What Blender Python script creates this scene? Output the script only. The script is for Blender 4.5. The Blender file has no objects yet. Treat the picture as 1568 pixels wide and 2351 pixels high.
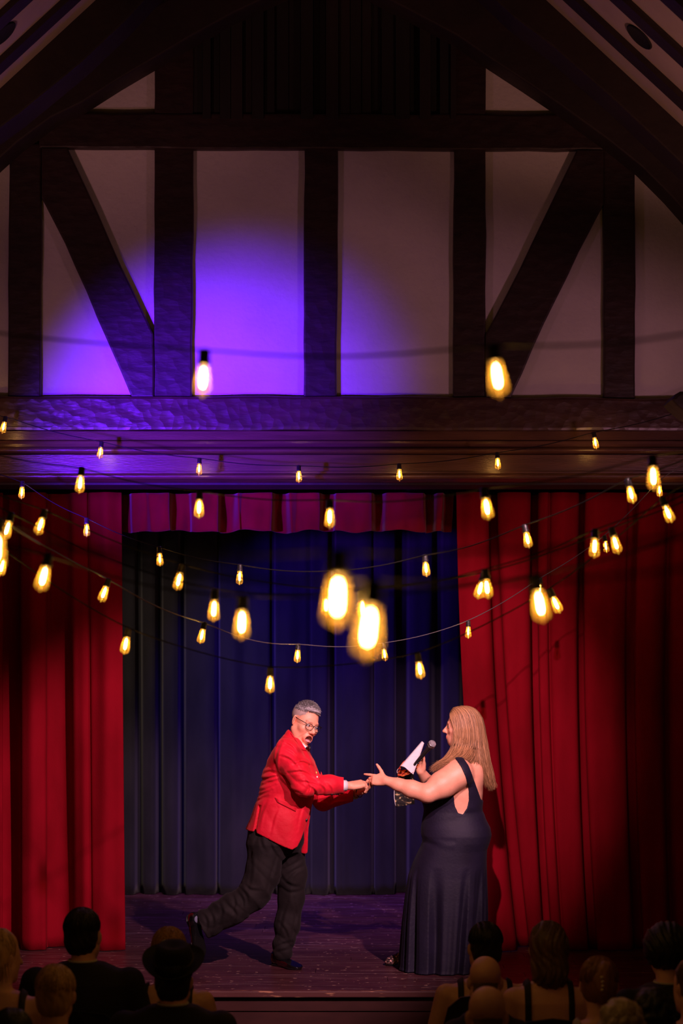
import bpy, bmesh, math, random
import numpy as np
from mathutils import Vector, Matrix
random.seed(7); rng = np.random.default_rng(7)
SC = bpy.context.scene
COL = SC.collection

# ------------------------------------------------------------------ camera, world, lights, exposure
F = 4536.0; CZ = 2.55; PX0 = 784.0; PY0 = 1500.0; ST = 0.5      # focal length in px of 1568x2351, eye height, principal point, stage height
def W(px, py, Y):
    return Vector(((px - PX0) * Y / F, Y, CZ - (py - PY0) * Y / F))
cam = bpy.data.objects.new('camera', bpy.data.cameras.new('camera')); COL.objects.link(cam); SC.camera = cam
cam.location = (0, 0, CZ); cam.rotation_euler = (math.pi / 2, 0, 0)
cd = cam.data; cd.sensor_fit = 'VERTICAL'; cd.sensor_height = 36; cd.sensor_width = 24
cd.lens = F / 2351 * 36; cd.shift_y = (PY0 - 1175.5) / 2351; cd.clip_start = 0.05; cd.clip_end = 100
cd.dof.use_dof = True; cd.dof.focus_distance = 12.6; cd.dof.aperture_fstop = 2.6

wd = bpy.data.worlds.new('night'); SC.world = wd; wd.use_nodes = True
wd.node_tree.nodes['Background'].inputs[0].default_value = (1.0, 0.5, 0.55, 1)
wd.node_tree.nodes['Background'].inputs[1].default_value = 0.0022
SC.view_settings.view_transform = 'Standard'; SC.view_settings.look = 'None'
SC.view_settings.exposure = 0.0; SC.view_settings.gamma = 1.0; SC.view_settings.use_curve_mapping = False
SC.cycles.use_denoising = True
SC.cycles.max_bounces = 6; SC.cycles.transparent_max_bounces = 24; SC.cycles.sample_clamp_indirect = 3.0
SC.cycles.caustics_reflective = False; SC.cycles.caustics_refractive = False
try: SC.cycles.use_light_tree = True
except Exception: pass

def spot(name, loc, target, power, col, size, blend, radius=0.06):
    l = bpy.data.lights.new(name, 'SPOT'); l.energy = power; l.color = col
    l.spot_size = math.radians(size); l.spot_blend = blend; l.shadow_soft_size = radius
    o = bpy.data.objects.new(name, l); COL.objects.link(o); o.location = loc
    o.rotation_euler = (Vector(target) - Vector(loc)).to_track_quat('-Z', 'Y').to_euler()
    return o
def point(name, loc, power, col, radius=0.1):
    l = bpy.data.lights.new(name, 'POINT'); l.energy = power; l.color = col; l.shadow_soft_size = radius
    o = bpy.data.objects.new(name, l); COL.objects.link(o); o.location = loc
    return o
# stage spots hanging over the hall (front of house)
spot('stage_spot', (2.3, 6.6, 5.2), W(560, 1915, 13.0), 2150, (1.0, 0.55, 0.66), 27, 0.5)
spot('stage_spot', (-0.15, 6.0, 5.6), W(945, 1640, 13.3), 1750, (1.0, 0.55, 0.62), 21, 0.7)
# purple wash on the gable wall and the beam over the opening
spot('purple_spot', (-2.6, 9.6, 3.2), W(435, 985, 13.0), 3400, (0.125, 0.008, 1.0), 35, 1.0, 0.10)
# blue wash inside the stage, onto the back curtain and the boards
spot('blue_spot', (-1.1, 14.9, 4.2), (0.05, 16.9, 1.6), 430, (0.085, 0.022, 1.0), 70, 1.0, 0.06)
spot('blue_spot', (0.5, 14.9, 4.5), (0.1, 15.8, 0.5), 290, (0.25, 0.04, 1.0), 75, 1.0, 0.1)
spot('side_lamp', (-2.2, 14.3, 4.2), (-1.45, 16.8, 1.9), 150, (1.0, 0.72, 0.55), 55, 1.0, 0.1)
# added out-of-view fill spots brightening the gable and the roof slopes
spot('fill_spot', (-2.7, 10.2, 3.0), (-0.9, 13.0, 4.3), 38, (1.0, 0.36, 0.60), 70, 0.8, 0.15)
spot('fill_spot', (2.7, 10.2, 3.0), (0.9, 13.0, 4.3), 60, (1.0, 0.38, 0.56), 70, 0.8, 0.15)
spot('fill_spot', (-3.0, 9.7, 3.2), (-2.1, 11.5, 5.8), 95, (1.0, 0.40, 0.34), 48, 0.7, 0.15)
spot('fill_spot', (3.0, 9.7, 3.2), (2.1, 11.5, 5.8), 130, (1.0, 0.40, 0.32), 48, 0.7, 0.15)

# ------------------------------------------------------------------ helpers
def link(name, me, mat=None, parent=None, smooth=False):
    o = bpy.data.objects.new(name, me); COL.objects.link(o)
    if mat is not None and len(me.materials) == 0: me.materials.append(mat)
    if parent is not None: o.parent = parent
    if smooth and len(me.polygons): me.polygons.foreach_set('use_smooth', [True] * len(me.polygons))
    return o
def tag(o, label=None, cat=None, group=None, kind=None):
    if label: o['label'] = label
    if cat: o['category'] = cat
    if group: o['group'] = group
    if kind: o['kind'] = kind
    return o
def empty(name, loc=(0, 0, 0), label=None, cat=None, group=None, kind=None):
    o = bpy.data.objects.new(name, None); COL.objects.link(o); o.location = loc; o.empty_display_size = 0.05
    return tag(o, label, cat, group, kind)
def keep(o, parent):          # parent a world-space mesh to an Empty that stands elsewhere
    o.parent = parent
    o.matrix_parent_inverse = Matrix.Translation(parent.location).inverted()
    return o
def mesh_np(name, V, Fc, attr=None):
    me = bpy.data.meshes.new(name); V = np.asarray(V, dtype=np.float32); Fc = np.asarray(Fc, dtype=np.int32)
    n = Fc.shape[1]
    me.vertices.add(len(V)); me.vertices.foreach_set('co', V.ravel())
    me.loops.add(Fc.size); me.loops.foreach_set('vertex_index', Fc.ravel())
    me.polygons.add(len(Fc)); me.polygons.foreach_set('loop_start', np.arange(0, Fc.size, n, dtype=np.int32))
    me.update(calc_edges=True); me.validate()
    me.polygons.foreach_set('use_smooth', np.ones(len(me.polygons), dtype=bool))
    if attr is not None:
        a = me.color_attributes.new('Col', 'FLOAT_COLOR', 'POINT')
        a.data.foreach_set('color', np.asarray(attr, dtype=np.float32).ravel())
    return me
def bm_mesh(name, bm):
    me = bpy.data.meshes.new(name); bm.normal_update(); bm.to_mesh(me); bm.free(); return me
def box_bm(bm, lo, hi):
    v = [bm.verts.new((x, y, z)) for x in (lo[0], hi[0]) for y in (lo[1], hi[1]) for z in (lo[2], hi[2])]
    for f in ((0, 1, 3, 2), (4, 6, 7, 5), (0, 4, 5, 1), (2, 3, 7, 6), (0, 2, 6, 4), (1, 5, 7, 3)):
        bm.faces.new([v[i] for i in f])
def box(name, lo, hi, mat, parent=None, bevel=0.0):
    bm = bmesh.new(); box_bm(bm, lo, hi)
    bmesh.ops.recalc_face_normals(bm, faces=bm.faces)
    if bevel: bmesh.ops.bevel(bm, geom=list(bm.edges), offset=bevel, segments=2, affect='EDGES', profile=0.6)
    return link(name, bm_mesh(name, bm), mat, parent)
def prism(name, pts, Yp, Y0, Y1, mat, parent=None, bevel=0.0):
    """pixel outline read at depth Yp, a real timber from Y0 (near) to Y1 (far)"""
    bm = bmesh.new(); P = [W(a, b, Yp) for a, b in pts]
    f = [bm.verts.new((p.x, Y0, p.z)) for p in P]; g = [bm.verts.new((p.x, Y1, p.z)) for p in P]; n = len(P)
    bm.faces.new(f); bm.faces.new(list(reversed(g)))
    for i in range(n): bm.faces.new((f[i], g[i], g[(i + 1) % n], f[(i + 1) % n]))
    bmesh.ops.recalc_face_normals(bm, faces=bm.faces)
    if bevel:
        e = [x for x in bm.edges if abs(x.verts[0].co.y - Y0) < 1e-5 and abs(x.verts[1].co.y - Y0) < 1e-5]
        bmesh.ops.bevel(bm, geom=e, offset=bevel, segments=2, affect='EDGES', profile=0.6)
    return link(name, bm_mesh(name, bm), mat, parent)
def wavy(pts, amp=1.6, step=45, seed=0):
    r = random.Random(seed); out = []
    for i in range(len(pts)):
        a, b = pts[i], pts[(i + 1) % len(pts)]; L = math.hypot(b[0] - a[0], b[1] - a[1]); n = max(1, int(L / step))
        out.append(a)
        for k in range(1, n):
            t = k / n; nx, ny = -(b[1] - a[1]) / L, (b[0] - a[0]) / L; w = r.uniform(-amp, amp)
            out.append((a[0] + (b[0] - a[0]) * t + nx * w, a[1] + (b[1] - a[1]) * t + ny * w))
    return out
def tubes(name, paths, radii, mat=None, parent=None, sides=4, closed=False, attr=None):
    """paths: list of (n,3) arrays; radii: list of scalars or arrays"""
    V = []; Q = []; C = []; base = 0
    for i, (P, r) in enumerate(zip(paths, radii)):
        P = np.asarray(P, dtype=float); n = len(P); r = np.broadcast_to(np.asarray(r, dtype=float), (n,))
        T = np.gradient(P, axis=0) if not closed else np.roll(P, -1, 0) - np.roll(P, 1, 0)
        T /= np.linalg.norm(T, axis=1)[:, None] + 1e-9
        up = np.array([0.13, 0.31, 0.94]) if abs(T[:, 2]).mean() < 0.8 else np.array([0.1, 0.97, 0.2])
        A = np.cross(T, up); A /= np.linalg.norm(A, axis=1)[:, None] + 1e-9; B = np.cross(T, A)
        th = np.arange(sides) * 2 * math.pi / sides
        R = P[:, None, :] + r[:, None, None] * (np.cos(th)[None, :, None] * A[:, None, :] + np.sin(th)[None, :, None] * B[:, None, :])
        V.append(R.reshape(-1, 3))
        if attr is not None: C.append(np.tile(np.append(attr[i], 1.0), (n * sides, 1)))
        m = n if closed else n - 1
        ii = np.arange(m)[:, None]; jj = np.arange(sides)[None, :]; i2 = (ii + 1) % n; j2 = (jj + 1) % sides
        q = np.stack([ii * sides + jj, ii * sides + j2, i2 * sides + j2, i2 * sides + jj], -1).reshape(-1, 4) + base
        Q.append(q)
        if not closed and sides == 4:
            Q.append(np.array([[base, base + 3, base + 2, base + 1], [base + (n - 1) * 4 + k for k in range(4)]]))
        base += n * sides
    me = mesh_np(name, np.concatenate(V), np.concatenate(Q), np.concatenate(C) if attr is not None else None)
    return link(name, me, mat, parent) if mat is not None else me
def crom(P, n=8):
    P = [np.asarray(p, dtype=float) for p in P]; P = [2 * P[0] - P[1]] + P + [2 * P[-1] - P[-2]]; out = []
    for i in range(1, len(P) - 2):
        for k in range(n):
            t = k / n; a, b, c, d = P[i - 1], P[i], P[i + 1], P[i + 2]
            out.append(0.5 * ((2 * b) + (c - a) * t + (2 * a - 5 * b + 4 * c - d) * t * t + (3 * b - a - 3 * c + d) * t ** 3))
    out.append(P[-2]); return np.array(out)
def lathe(name, prof, mat=None, seg=20, cap=False):
    bm = bmesh.new(); rings = []
    for r, z in prof:
        rings.append([bm.verts.new((r * math.cos(2 * math.pi * k / seg), r * math.sin(2 * math.pi * k / seg), z)) for k in range(seg)])
    for a, b in zip(rings[:-1], rings[1:]):
        for k in range(seg): bm.faces.new((a[k], a[(k + 1) % seg], b[(k + 1) % seg], b[k]))
    if cap: bm.faces.new(rings[0]); bm.faces.new(rings[-1])
    bmesh.ops.recalc_face_normals(bm, faces=bm.faces)
    me = bm_mesh(name, bm); me.polygons.foreach_set('use_smooth', [True] * len(me.polygons))
    if mat: me.materials.append(mat)
    return me

# ------------------------------------------------------------------ materials
def nt(m): return m.node_tree.nodes, m.node_tree.links
def mat(name, col, rough=0.6, col2=None, scale=6.0, stretch=(1, 1, 1), bump=0.0, bscale=None, metal=0.0, sheen=0.0, attr=False,
        coat=0.0, detail=5, spec=0.5, vor=0.0, vscale=9.0, lo=0.35, hi=0.65, sheen_tint=None, bstretch=None):
    m = bpy.data.materials.new(name); m.use_nodes = True; N, L = nt(m); p = N['Principled BSDF']
    p.inputs['Roughness'].default_value = rough; p.inputs['Metallic'].default_value = metal
    p.inputs['Specular IOR Level'].default_value = spec; p.inputs['Coat Weight'].default_value = coat
    p.inputs['Sheen Weight'].default_value = sheen
    if sheen_tint: p.inputs['Sheen Tint'].default_value = (*sheen_tint, 1)
    p.inputs['Base Color'].default_value = (*col, 1)
    tc = N.new('ShaderNodeTexCoord'); mp = N.new('ShaderNodeMapping'); mp.inputs['Scale'].default_value = stretch
    L.new(tc.outputs['Object'], mp.inputs[0])
    src = None
    if col2 is not None:
        no = N.new('ShaderNodeTexNoise'); no.inputs['Scale'].default_value = scale; no.inputs['Detail'].default_value = detail
        L.new(mp.outputs[0], no.inputs[0])
        r = N.new('ShaderNodeValToRGB'); r.color_ramp.elements[0].position = lo; r.color_ramp.elements[1].position = hi
        r.color_ramp.elements[0].color = (*col, 1); r.color_ramp.elements[1].color = (*col2, 1)
        L.new(no.outputs[0], r.inputs[0]); src = r.outputs[0]; L.new(src, p.inputs['Base Color'])
    if attr:
        at = N.new('ShaderNodeAttribute'); at.attribute_name = 'Col'
        mx = N.new('ShaderNodeMix'); mx.data_type = 'RGBA'; mx.blend_type = 'MULTIPLY'; mx.inputs[0].default_value = 1.0
        if src is not None: L.new(src, mx.inputs[6])
        else: mx.inputs[6].default_value = (*col, 1)
        L.new(at.outputs['Color'], mx.inputs[7]); L.new(mx.outputs[2], p.inputs['Base Color'])
    h = None
    if bump:
        nb = N.new('ShaderNodeTexNoise'); nb.inputs['Scale'].default_value = bscale or scale * 4; nb.inputs['Detail'].default_value = 4
        if bstretch:
            mp2 = N.new('ShaderNodeMapping'); mp2.inputs['Scale'].default_value = bstretch
            L.new(tc.outputs['Object'], mp2.inputs[0]); L.new(mp2.outputs[0], nb.inputs[0])
        else: L.new(mp.outputs[0], nb.inputs[0])
        b = N.new('ShaderNodeBump'); b.inputs['Strength'].default_value = bump; b.inputs['Distance'].default_value = 0.01
        L.new(nb.outputs[0], b.inputs['Height']); h = b
    if vor:
        v = N.new('ShaderNodeTexVoronoi'); v.inputs['Scale'].default_value = vscale
        L.new(tc.outputs['Object'], v.inputs[0])
        b2 = N.new('ShaderNodeBump'); b2.inputs['Strength'].default_value = vor; b2.inputs['Distance'].default_value = 0.012
        L.new(v.outputs['Distance'], b2.inputs['Height'])
        if h: L.new(h.outputs[0], b2.inputs['Normal'])
        h = b2
    if h: L.new(h.outputs[0], p.inputs['Normal'])
    return m
M = {}
M['plaster'] = mat('plaster', (0.56, 0.53, 0.50), 0.8, (0.64, 0.60, 0.57), 2.5, bump=0.35, bscale=28)
M['roof_plaster'] = mat('roof_plaster', (0.48, 0.40, 0.33), 0.85, (0.56, 0.47, 0.40), 3, bump=0.2, bscale=20)
M['timber'] = mat('timber', (0.019, 0.009, 0.009), 0.48, (0.030, 0.014, 0.013), 5, (1, 1, 3), bump=0.3, bscale=9, vor=0.28, vscale=13)
M['timber_hewn'] = mat('timber_hewn', (0.038, 0.017, 0.017), 0.36, (0.058, 0.027, 0.024), 5, (1, 1, 3), bump=0.3, bscale=9, vor=0.38, vscale=15)
M['timber_dark'] = mat('timber_dark', (0.014, 0.007, 0.006), 0.65, (0.022, 0.011, 0.009), 4, bump=0.4, bscale=14)
M['plank_dark'] = mat('plank_dark', (0.006, 0.004, 0.003), 0.8, (0.009, 0.006, 0.004), 3, (8, 1, 1))
M['plank_mid'] = mat('plank_mid', (0.011, 0.006, 0.005), 0.8, (0.015, 0.008, 0.006), 3, (8, 1, 1))
M['cornice'] = mat('cornice', (0.070, 0.030, 0.022), 0.30, (0.100, 0.045, 0.032), 3, (1, 6, 10), bump=0.15, bscale=18)
M['red_velvet'] = mat('red_velvet', (0.25, 0.001, 0.009), 0.85, (0.33, 0.002, 0.014), 5, (1, 1, 0.4), sheen=0.03, spec=0.12, bump=0.15, bscale=160, sheen_tint=(1, 0.1, 0.1))
M['red_valance'] = mat('red_valance', (0.17, 0.001, 0.004), 0.85, (0.22, 0.002, 0.006), 5, sheen=0.25, spec=0.15)
M['grey_velvet'] = mat('grey_velvet', (0.016, 0.015, 0.018), 0.85, (0.024, 0.022, 0.026), 5, (1, 1, 0.4), sheen=0.12, spec=0.12, bump=0.15, bscale=160)
M['cord'] = mat('cord', (0.012, 0.011, 0.010), 0.8, spec=0.2)
M['pale_cord'] = mat('pale_cord', (0.10, 0.09, 0.09), 0.4)
M['socket'] = mat('socket', (0.02, 0.018, 0.016), 0.35)
M['black_gap'] = mat('black_gap', (0.004, 0.003, 0.003), 0.9)
M['hall_floor'] = mat('hall_floor', (0.06, 0.03, 0.02), 0.5, (0.1, 0.05, 0.03), 4, (1, 8, 1))

def stage_wood():
    m = mat('stage_wood', (0.060, 0.016, 0.020), 0.34, (0.098, 0.030, 0.036), 3.2, (0.7, 2.2, 1), bump=0.25, bscale=30, bstretch=(0.5, 4, 1)); N, L = nt(m); p = N['Principled BSDF']
    tc = N['Texture Coordinate']; geo = N.new('ShaderNodeNewGeometry')
    base = p.inputs['Base Color'].links[0].from_socket
    # scratches and rubbed paint: thin lines across the boards and a few slanted ones
    for k, (rot, sc, lo, col, amt) in enumerate((((0, 0, 0.03), (0.55, 26, 1), 0.65, (0.42, 0.27, 0.26), 0.5), ((0, 0, 0.75), (0.9, 34, 1), 0.655, (0.40, 0.26, 0.26), 0.6),
                                             ((0, 0, 2.5), (0.7, 40, 1), 0.66, (0.40, 0.26, 0.26), 0.5), ((0, 0, 0), (14, 14, 1), 0.655, (0.5, 0.3, 0.22), 0.6))):
        mp = N.new('ShaderNodeMapping'); mp.inputs['Scale'].default_value = sc; mp.inputs['Rotation'].default_value = rot
        mp.inputs['Location'].default_value = (k * 3.3, k * 7.1, 0)
        L.new(geo.outputs['Position'], mp.inputs[0])
        no = N.new('ShaderNodeTexNoise'); no.inputs['Scale'].default_value = 1.6; no.inputs['Detail'].default_value = 3
        L.new(mp.outputs[0], no.inputs[0])
        r = N.new('ShaderNodeMapRange'); r.inputs[1].default_value = lo; r.inputs[2].default_value = lo + 0.03; r.inputs[4].default_value = amt
        L.new(no.outputs[0], r.inputs[0])
        mx = N.new('ShaderNodeMix'); mx.data_type = 'RGBA'; L.new(r.outputs[0], mx.inputs[0]); L.new(base, mx.inputs[6]); mx.inputs[7].default_value = (*col, 1)
        base = mx.outputs[2]
    L.new(base, p.inputs['Base Color'])
    return m
M['stage_wood'] = stage_wood()
M['nosing'] = mat('nosing', (0.10, 0.03, 0.028), 0.5, (0.42, 0.19, 0.10), 7, (1, 6, 6), lo=0.60, hi=0.66)
M['stage_front'] = mat('stage_front', (0.040, 0.008, 0.006), 0.55, (0.055, 0.012, 0.009), 5, (1, 4, 4))

def glass_mat():
    m = bpy.data.materials.new('bulb_glass'); m.use_nodes = True; N, L = nt(m); out = N['Material Output']; N.remove(N['Principled BSDF'])
    tr = N.new('ShaderNodeBsdfTransparent'); tr.inputs[0].default_value = (1.0, 0.86, 0.62, 1)
    tl = N.new('ShaderNodeBsdfTranslucent'); tl.inputs[0].default_value = (1.0, 0.66, 0.14, 1)
    gl = N.new('ShaderNodeBsdfGlossy'); gl.inputs['Roughness'].default_value = 0.12; gl.inputs[0].default_value = (1, 0.85, 0.6, 1)
    a = N.new('ShaderNodeMixShader'); a.inputs[0].default_value = 0.07; L.new(tr.outputs[0], a.inputs[1]); L.new(tl.outputs[0], a.inputs[2])
    lw = N.new('ShaderNodeLayerWeight'); lw.inputs[0].default_value = 0.25
    mr = N.new('ShaderNodeMapRange'); mr.inputs[3].default_value = 0.03; mr.inputs[4].default_value = 0.5
    L.new(lw.outputs['Fresnel'], mr.inputs[0])
    b = N.new('ShaderNodeMixShader'); L.new(mr.outputs[0], b.inputs[0]); L.new(a.outputs[0], b.inputs[1]); L.new(gl.outputs[0], b.inputs[2])
    L.new(b.outputs[0], out.inputs[0]); return m
M['bulb_glass'] = glass_mat()
def emit(name, col, s):
    m = bpy.data.materials.new(name); m.use_nodes = True; N, L = nt(m); N.remove(N['Principled BSDF'])
    e = N.new('ShaderNodeEmission'); e.inputs[0].default_value = (*col, 1); e.inputs[1].default_value = s
    L.new(e.outputs[0], N['Material Output'].inputs[0]); return m
M['filament'] = emit('filament', (1.0, 0.56, 0.16), 170.0)
M['stem_glow'] = mat('stem_glow', (0.9, 0.75, 0.5), 0.3)

# ------------------------------------------------------------------ room
YW = 13.0
wall = box('wall_back', (-4.9, 13.07, 3.70), (4.9, 13.45, 8.2), M['black_gap']); tag(wall, 'half-timbered gable wall above the stage opening', None, None, 'structure')
for i, (x0, x1) in enumerate(((-60, 60), (60, 400), (400, 738), (738, 1078), (1078, 1420), (1420, 1640))):
    keep(prism('plaster_panel', [(x0, 300), (x1, 300), (x1, 950), (x0, 950)], YW, 13.035, 13.075, M['plaster'], None), wall)
for x0, x1 in ((120, 400), (1078, 1420)):
    keep(prism('plaster_panel', [(x0, 60), (x1, 60), (x1, 300), (x0, 300)], YW, 13.035, 13.075, M['plaster'], None), wall)
for x0, x1 in ((230, 600), (840, 1240)):
    keep(prism('plaster_panel', [(x0, -120), (x1, -120), (x1, 58), (x0, 58)], YW, 13.035, 13.075, M['plaster'], None), wall)
# dark vertical boards in the middle of the gable
xx = 442
while xx < 1046:
    w = random.uniform(19, 34); d = random.choice((13.0, 13.03, 13.05, 13.02))
    keep(prism('plank', [(xx, -160), (min(xx + w - 1.5, 1047), -160), (min(xx + w - 1.5, 1047), 275), (xx, 275)], YW, d - 0.03, 13.069, M['plank_dark'] if random.random() < 0.6 else M['plank_mid']), wall)
    xx += w
def timber(pts, m='timber', y0=12.99, y1=13.069, sd=0, bevel=0.012, amp=1.4):
    o = prism('timber', wavy(pts, amp, 60, sd), YW, y0, y1, M[m], None, bevel); keep(o, wall); return o
timber([(-80, 910), (300, 911), (800, 911), (1660, 917), (1660, 990), (-80, 990)], 'timber_hewn', sd=1, y0=12.955, bevel=0.02)
timber([(21, 330), (96, 330), (94, 915), (18, 915)], sd=2)
timber([(355, 100), (445, 100), (441, 915), (353, 915)], sd=3)
timber([(699, 335), (776, 335), (773, 915), (697, 915)], sd=4)
timber([(1043, 100), (1116, 100), (1115, 915), (1040, 915)], sd=5)
timber([(1384, 330), (1458, 330), (1458, 918), (1385, 918)], sd=6)
timber([(90, 262), (1400, 265), (1400, 346), (90, 341)], sd=7, y0=12.98)
timber([(96, 340), (155, 340), (200, 436), (250, 548), (302, 660), (353, 768), (354, 913), (303, 913), (250, 790), (200, 672), (150, 560), (96, 455)], sd=8, y0=12.975)
timber([(1324, 345), (1385, 345), (1385, 470), (1328, 580), (1275, 690), (1222, 802), (1172, 914), (1114, 914), (1114, 770), (1165, 672), (1220, 560), (1272, 452)], sd=9, y0=12.975)
# arched braces against the gable
keep(prism('arched_brace', [(-90, 470), (0, 400), (55, 350), (130, 295), (200, 261), (280, 210), (360, 163), (445, 112), (540, 60), (650, 8), (745, -30),
     (745, -160), (560, -62), (445, 0), (298, 80), (150, 190), (0, 270), (-90, 330)], YW, 12.74, 12.978, M['timber_dark'], None, 0.012), wall)
keep(prism('arched_brace', [(735, -30), (850, 8), (940, 55), (1044, 110), (1119, 162), (1200, 215), (1274, 265), (1384, 345), (1459, 405), (1524, 470), (1568, 520), (1650, 610),
     (1650, 420), (1568, 350), (1400, 250), (1230, 140), (1150, 62), (1030, -4), (900, -70), (735, -160)], YW, 12.74, 12.978, M['timber_dark'], None, 0.012), wall)

# cornice over the stage opening
corn = empty('trim_1', (0, 12.9, 3.9), 'brown moulded wooden cornice above the stage opening', None, None, 'structure')
def band(prof):
    pts = [(y, W(0, p, 13.0).z) for y, p in prof]
    bm = bmesh.new(); A = [bm.verts.new((-4.9, y, z)) for y, z in pts]; B = [bm.verts.new((4.9, y, z)) for y, z in pts]; n = len(pts)
    for i in range(n): bm.faces.new((A[i], B[i], B[(i + 1) % n], A[(i + 1) % n]))
    bm.faces.new(A); bm.faces.new(list(reversed(B))); bmesh.ops.recalc_face_normals(bm, faces=bm.faces)
    o = link('moulding', bm_mesh('moulding', bm), M['cornice']); keep(o, corn); return o
def arc(y, r, pa, pb, n=7, out=1):
    return [(y - out * r * math.sin(math.pi * k / n), pa + (pb - pa) * (0.5 - 0.5 * math.cos(math.pi * k / n))) for k in range(n + 1)]
band([(13.07, 991), (12.975, 991), (12.970, 1011), (13.07, 1011)])
band([(13.07, 1011.5), (12.985, 1011.5), (12.975, 1014), (12.985, 1020), (12.982, 1026), (12.97, 1029), (13.07, 1029)])
band([(13.07, 1029.5)] + arc(12.965, 0.035, 1029.5, 1043) + [(12.99, 1046), (13.07, 1046)])
band([(13.07, 1046), (12.955, 1046), (12.955, 1084), (13.07, 1084)])
band([(13.07, 1084.5), (12.93, 1084.5), (12.93, 1089)] + arc(12.925, 0.035, 1090, 1104) + [(12.95, 1107), (13.07, 1107)])
soff = box('beam', (-4.9, 13.071, 3.665), (4.9, 13.44, 3.699), M['timber_dark']); tag(soff, 'dark soffit board under the cornice', None, None, 'structure')

# roof: sloping plaster with common rafters, and one truss in front of the gable
CXW = (737 - PX0) * 12.2 / F
def roofx(d): return d * 12.2 / F
za = CZ + 1500 * 12.2 / F; xa = roofx(503); slope = 0.925
for sgn, nm in ((-1, 'roof_left'), (1, 'roof_right')):
    bm = bmesh.new(); pr = []
    for x in (-0.05, 4.9 - sgn * CXW):
        z = za - (x - xa) * slope
        pr += [(CXW + sgn * x, z)]
    pr2 = [(x, z + 0.18) for x, z in reversed(pr)]
    A = [bm.verts.new((x, -1.5, z)) for x, z in pr + pr2]; B = [bm.verts.new((x, 13.05, z)) for x, z in pr + pr2]
    for i in range(4): bm.faces.new((A[i], B[i], B[(i + 1) % 4], A[(i + 1) % 4]))
    bm.faces.new(A); bm.faces.new(list(reversed(B))); bmesh.ops.recalc_face_normals(bm, faces=bm.faces)
    ro = link('ceiling', bm_mesh('ceiling', bm), M['roof_plaster']); tag(ro, 'sloping plaster ceiling on the ' + ('left' if sgn < 0 else 'right') + ' of the hall', None, None, 'structure')
    # rafters lying under the plaster, running down the slope
    nx, nz = math.sin(math.atan(slope)), math.cos(math.atan(slope))
    for k in range(9):
        y = 11.72 - k * 0.56 if sgn > 0 else 11.76 - k * 0.56
        bm = bmesh.new(); vs = []
        for x in (0.0, 4.8 - sgn * CXW):
            z = za - (x - xa) * slope
            for dy in (-0.075, 0.075):
                for dn in (0.0, 0.035):
                    w_ = random.uniform(-0.006, 0.006)
                    vs.append(bm.verts.new((CXW + sgn * (x - nx * dn), y + dy + w_, z - nz * dn)))
        for f in ((0, 1, 3, 2), (4, 6, 7, 5), (0, 4, 5, 1), (2, 3, 7, 6), (0, 2, 6, 4), (1, 5, 7, 3)): bm.faces.new([vs[i] for i in f])
        bmesh.ops.recalc_face_normals(bm, faces=bm.faces)
        keep(link('rafter', bm_mesh('rafter', bm), M['timber_dark']), ro)
    # round vent hole between two rafters
    t = (1469 if sgn > 0 else 6, 95 if sgn > 0 else 85)
    # intersect the view ray with the ceiling slope at the bay between the first two rafters
    yy = 11.44
    X = sgn * ((t[0] - PX0) * yy / F - CXW); z = za - (X - xa) * slope
    me = lathe('ceiling_vent', [(0.001, -0.004), (0.085, -0.004), (0.09, -0.008), (0.095, -0.004), (0.095, 0.01)], M['black_gap'], 28)
    v = link('ceiling_vent', me); v.location = (CXW + sgn * (X - nx * 0.003), yy, z - nz * 0.003)
    v.rotation_euler = (0, sgn * math.atan(slope), 0)
    tag(v, 'round dark vent in the ' + ('left' if sgn < 0 else 'right') + ' slope of the plaster ceiling', 'vent', 'round ceiling vents')
tl = tag(prism('roof_truss', [(420, -60), (375, 0), (298, 82), (200, 175), (60, 290), (-90, 400), (-90, 318), (0, 236), (60, 185), (130, 120), (240, -10), (270, -60)], 12.4, 12.12, 12.4, M['timber_dark'], None, 0.012),
    'heavy dark principal timber under the left roof slope', 'beam'); tl['kind'] = 'structure'
tr_ = tag(prism('roof_truss', [(1060, -60), (1095, 0), (1170, 72), (1260, 140), (1400, 262), (1568, 420), (1660, 510), (1660, 400), (1568, 322), (1440, 205), (1345, 122), (1215, 0), (1170, -60)], 12.4, 12.12, 12.4, M['timber_dark'], None, 0.012),
    'heavy dark principal timber under the right roof slope', 'beam'); tr_['kind'] = 'structure'
# corbel end on the side wall, nearer than the gable
cb = tag(prism('timber_corbel', [(1533, 925), (1540, 913), (1552, 906), (1900, 900), (1900, 1050), (1620, 985), (1570, 958), (1545, 938)], 11.0, 10.85, 11.15, M['timber_dark'], None, 0.02), 'rounded end of a brown timber corbel at the edge of the hall', 'corbel')
cb['kind'] = 'structure'

for nm, a, b in (('wall_left', (-5.05, -1.5, 0), (-4.9, 17.6, 5.6)), ('wall_right', (4.9, -1.5, 0), (5.05, 17.6, 5.6))):
    tag(box(nm, a, b, M['plaster']), 'plain side wall of the hall', None, None, 'structure')
fl = box('floor', (-4.9, -1.5, -0.1), (4.9, 12.02, 0.0), M['hall_floor']); tag(fl, 'dark hall floor in front of the stage', None, None, 'structure')
tag(box('wall_stage', (-4.9, 17.3, 0), (4.9, 17.45, 5.6), M['black_gap']), 'dark wall behind the stage curtain', None, None, 'structure')

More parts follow.
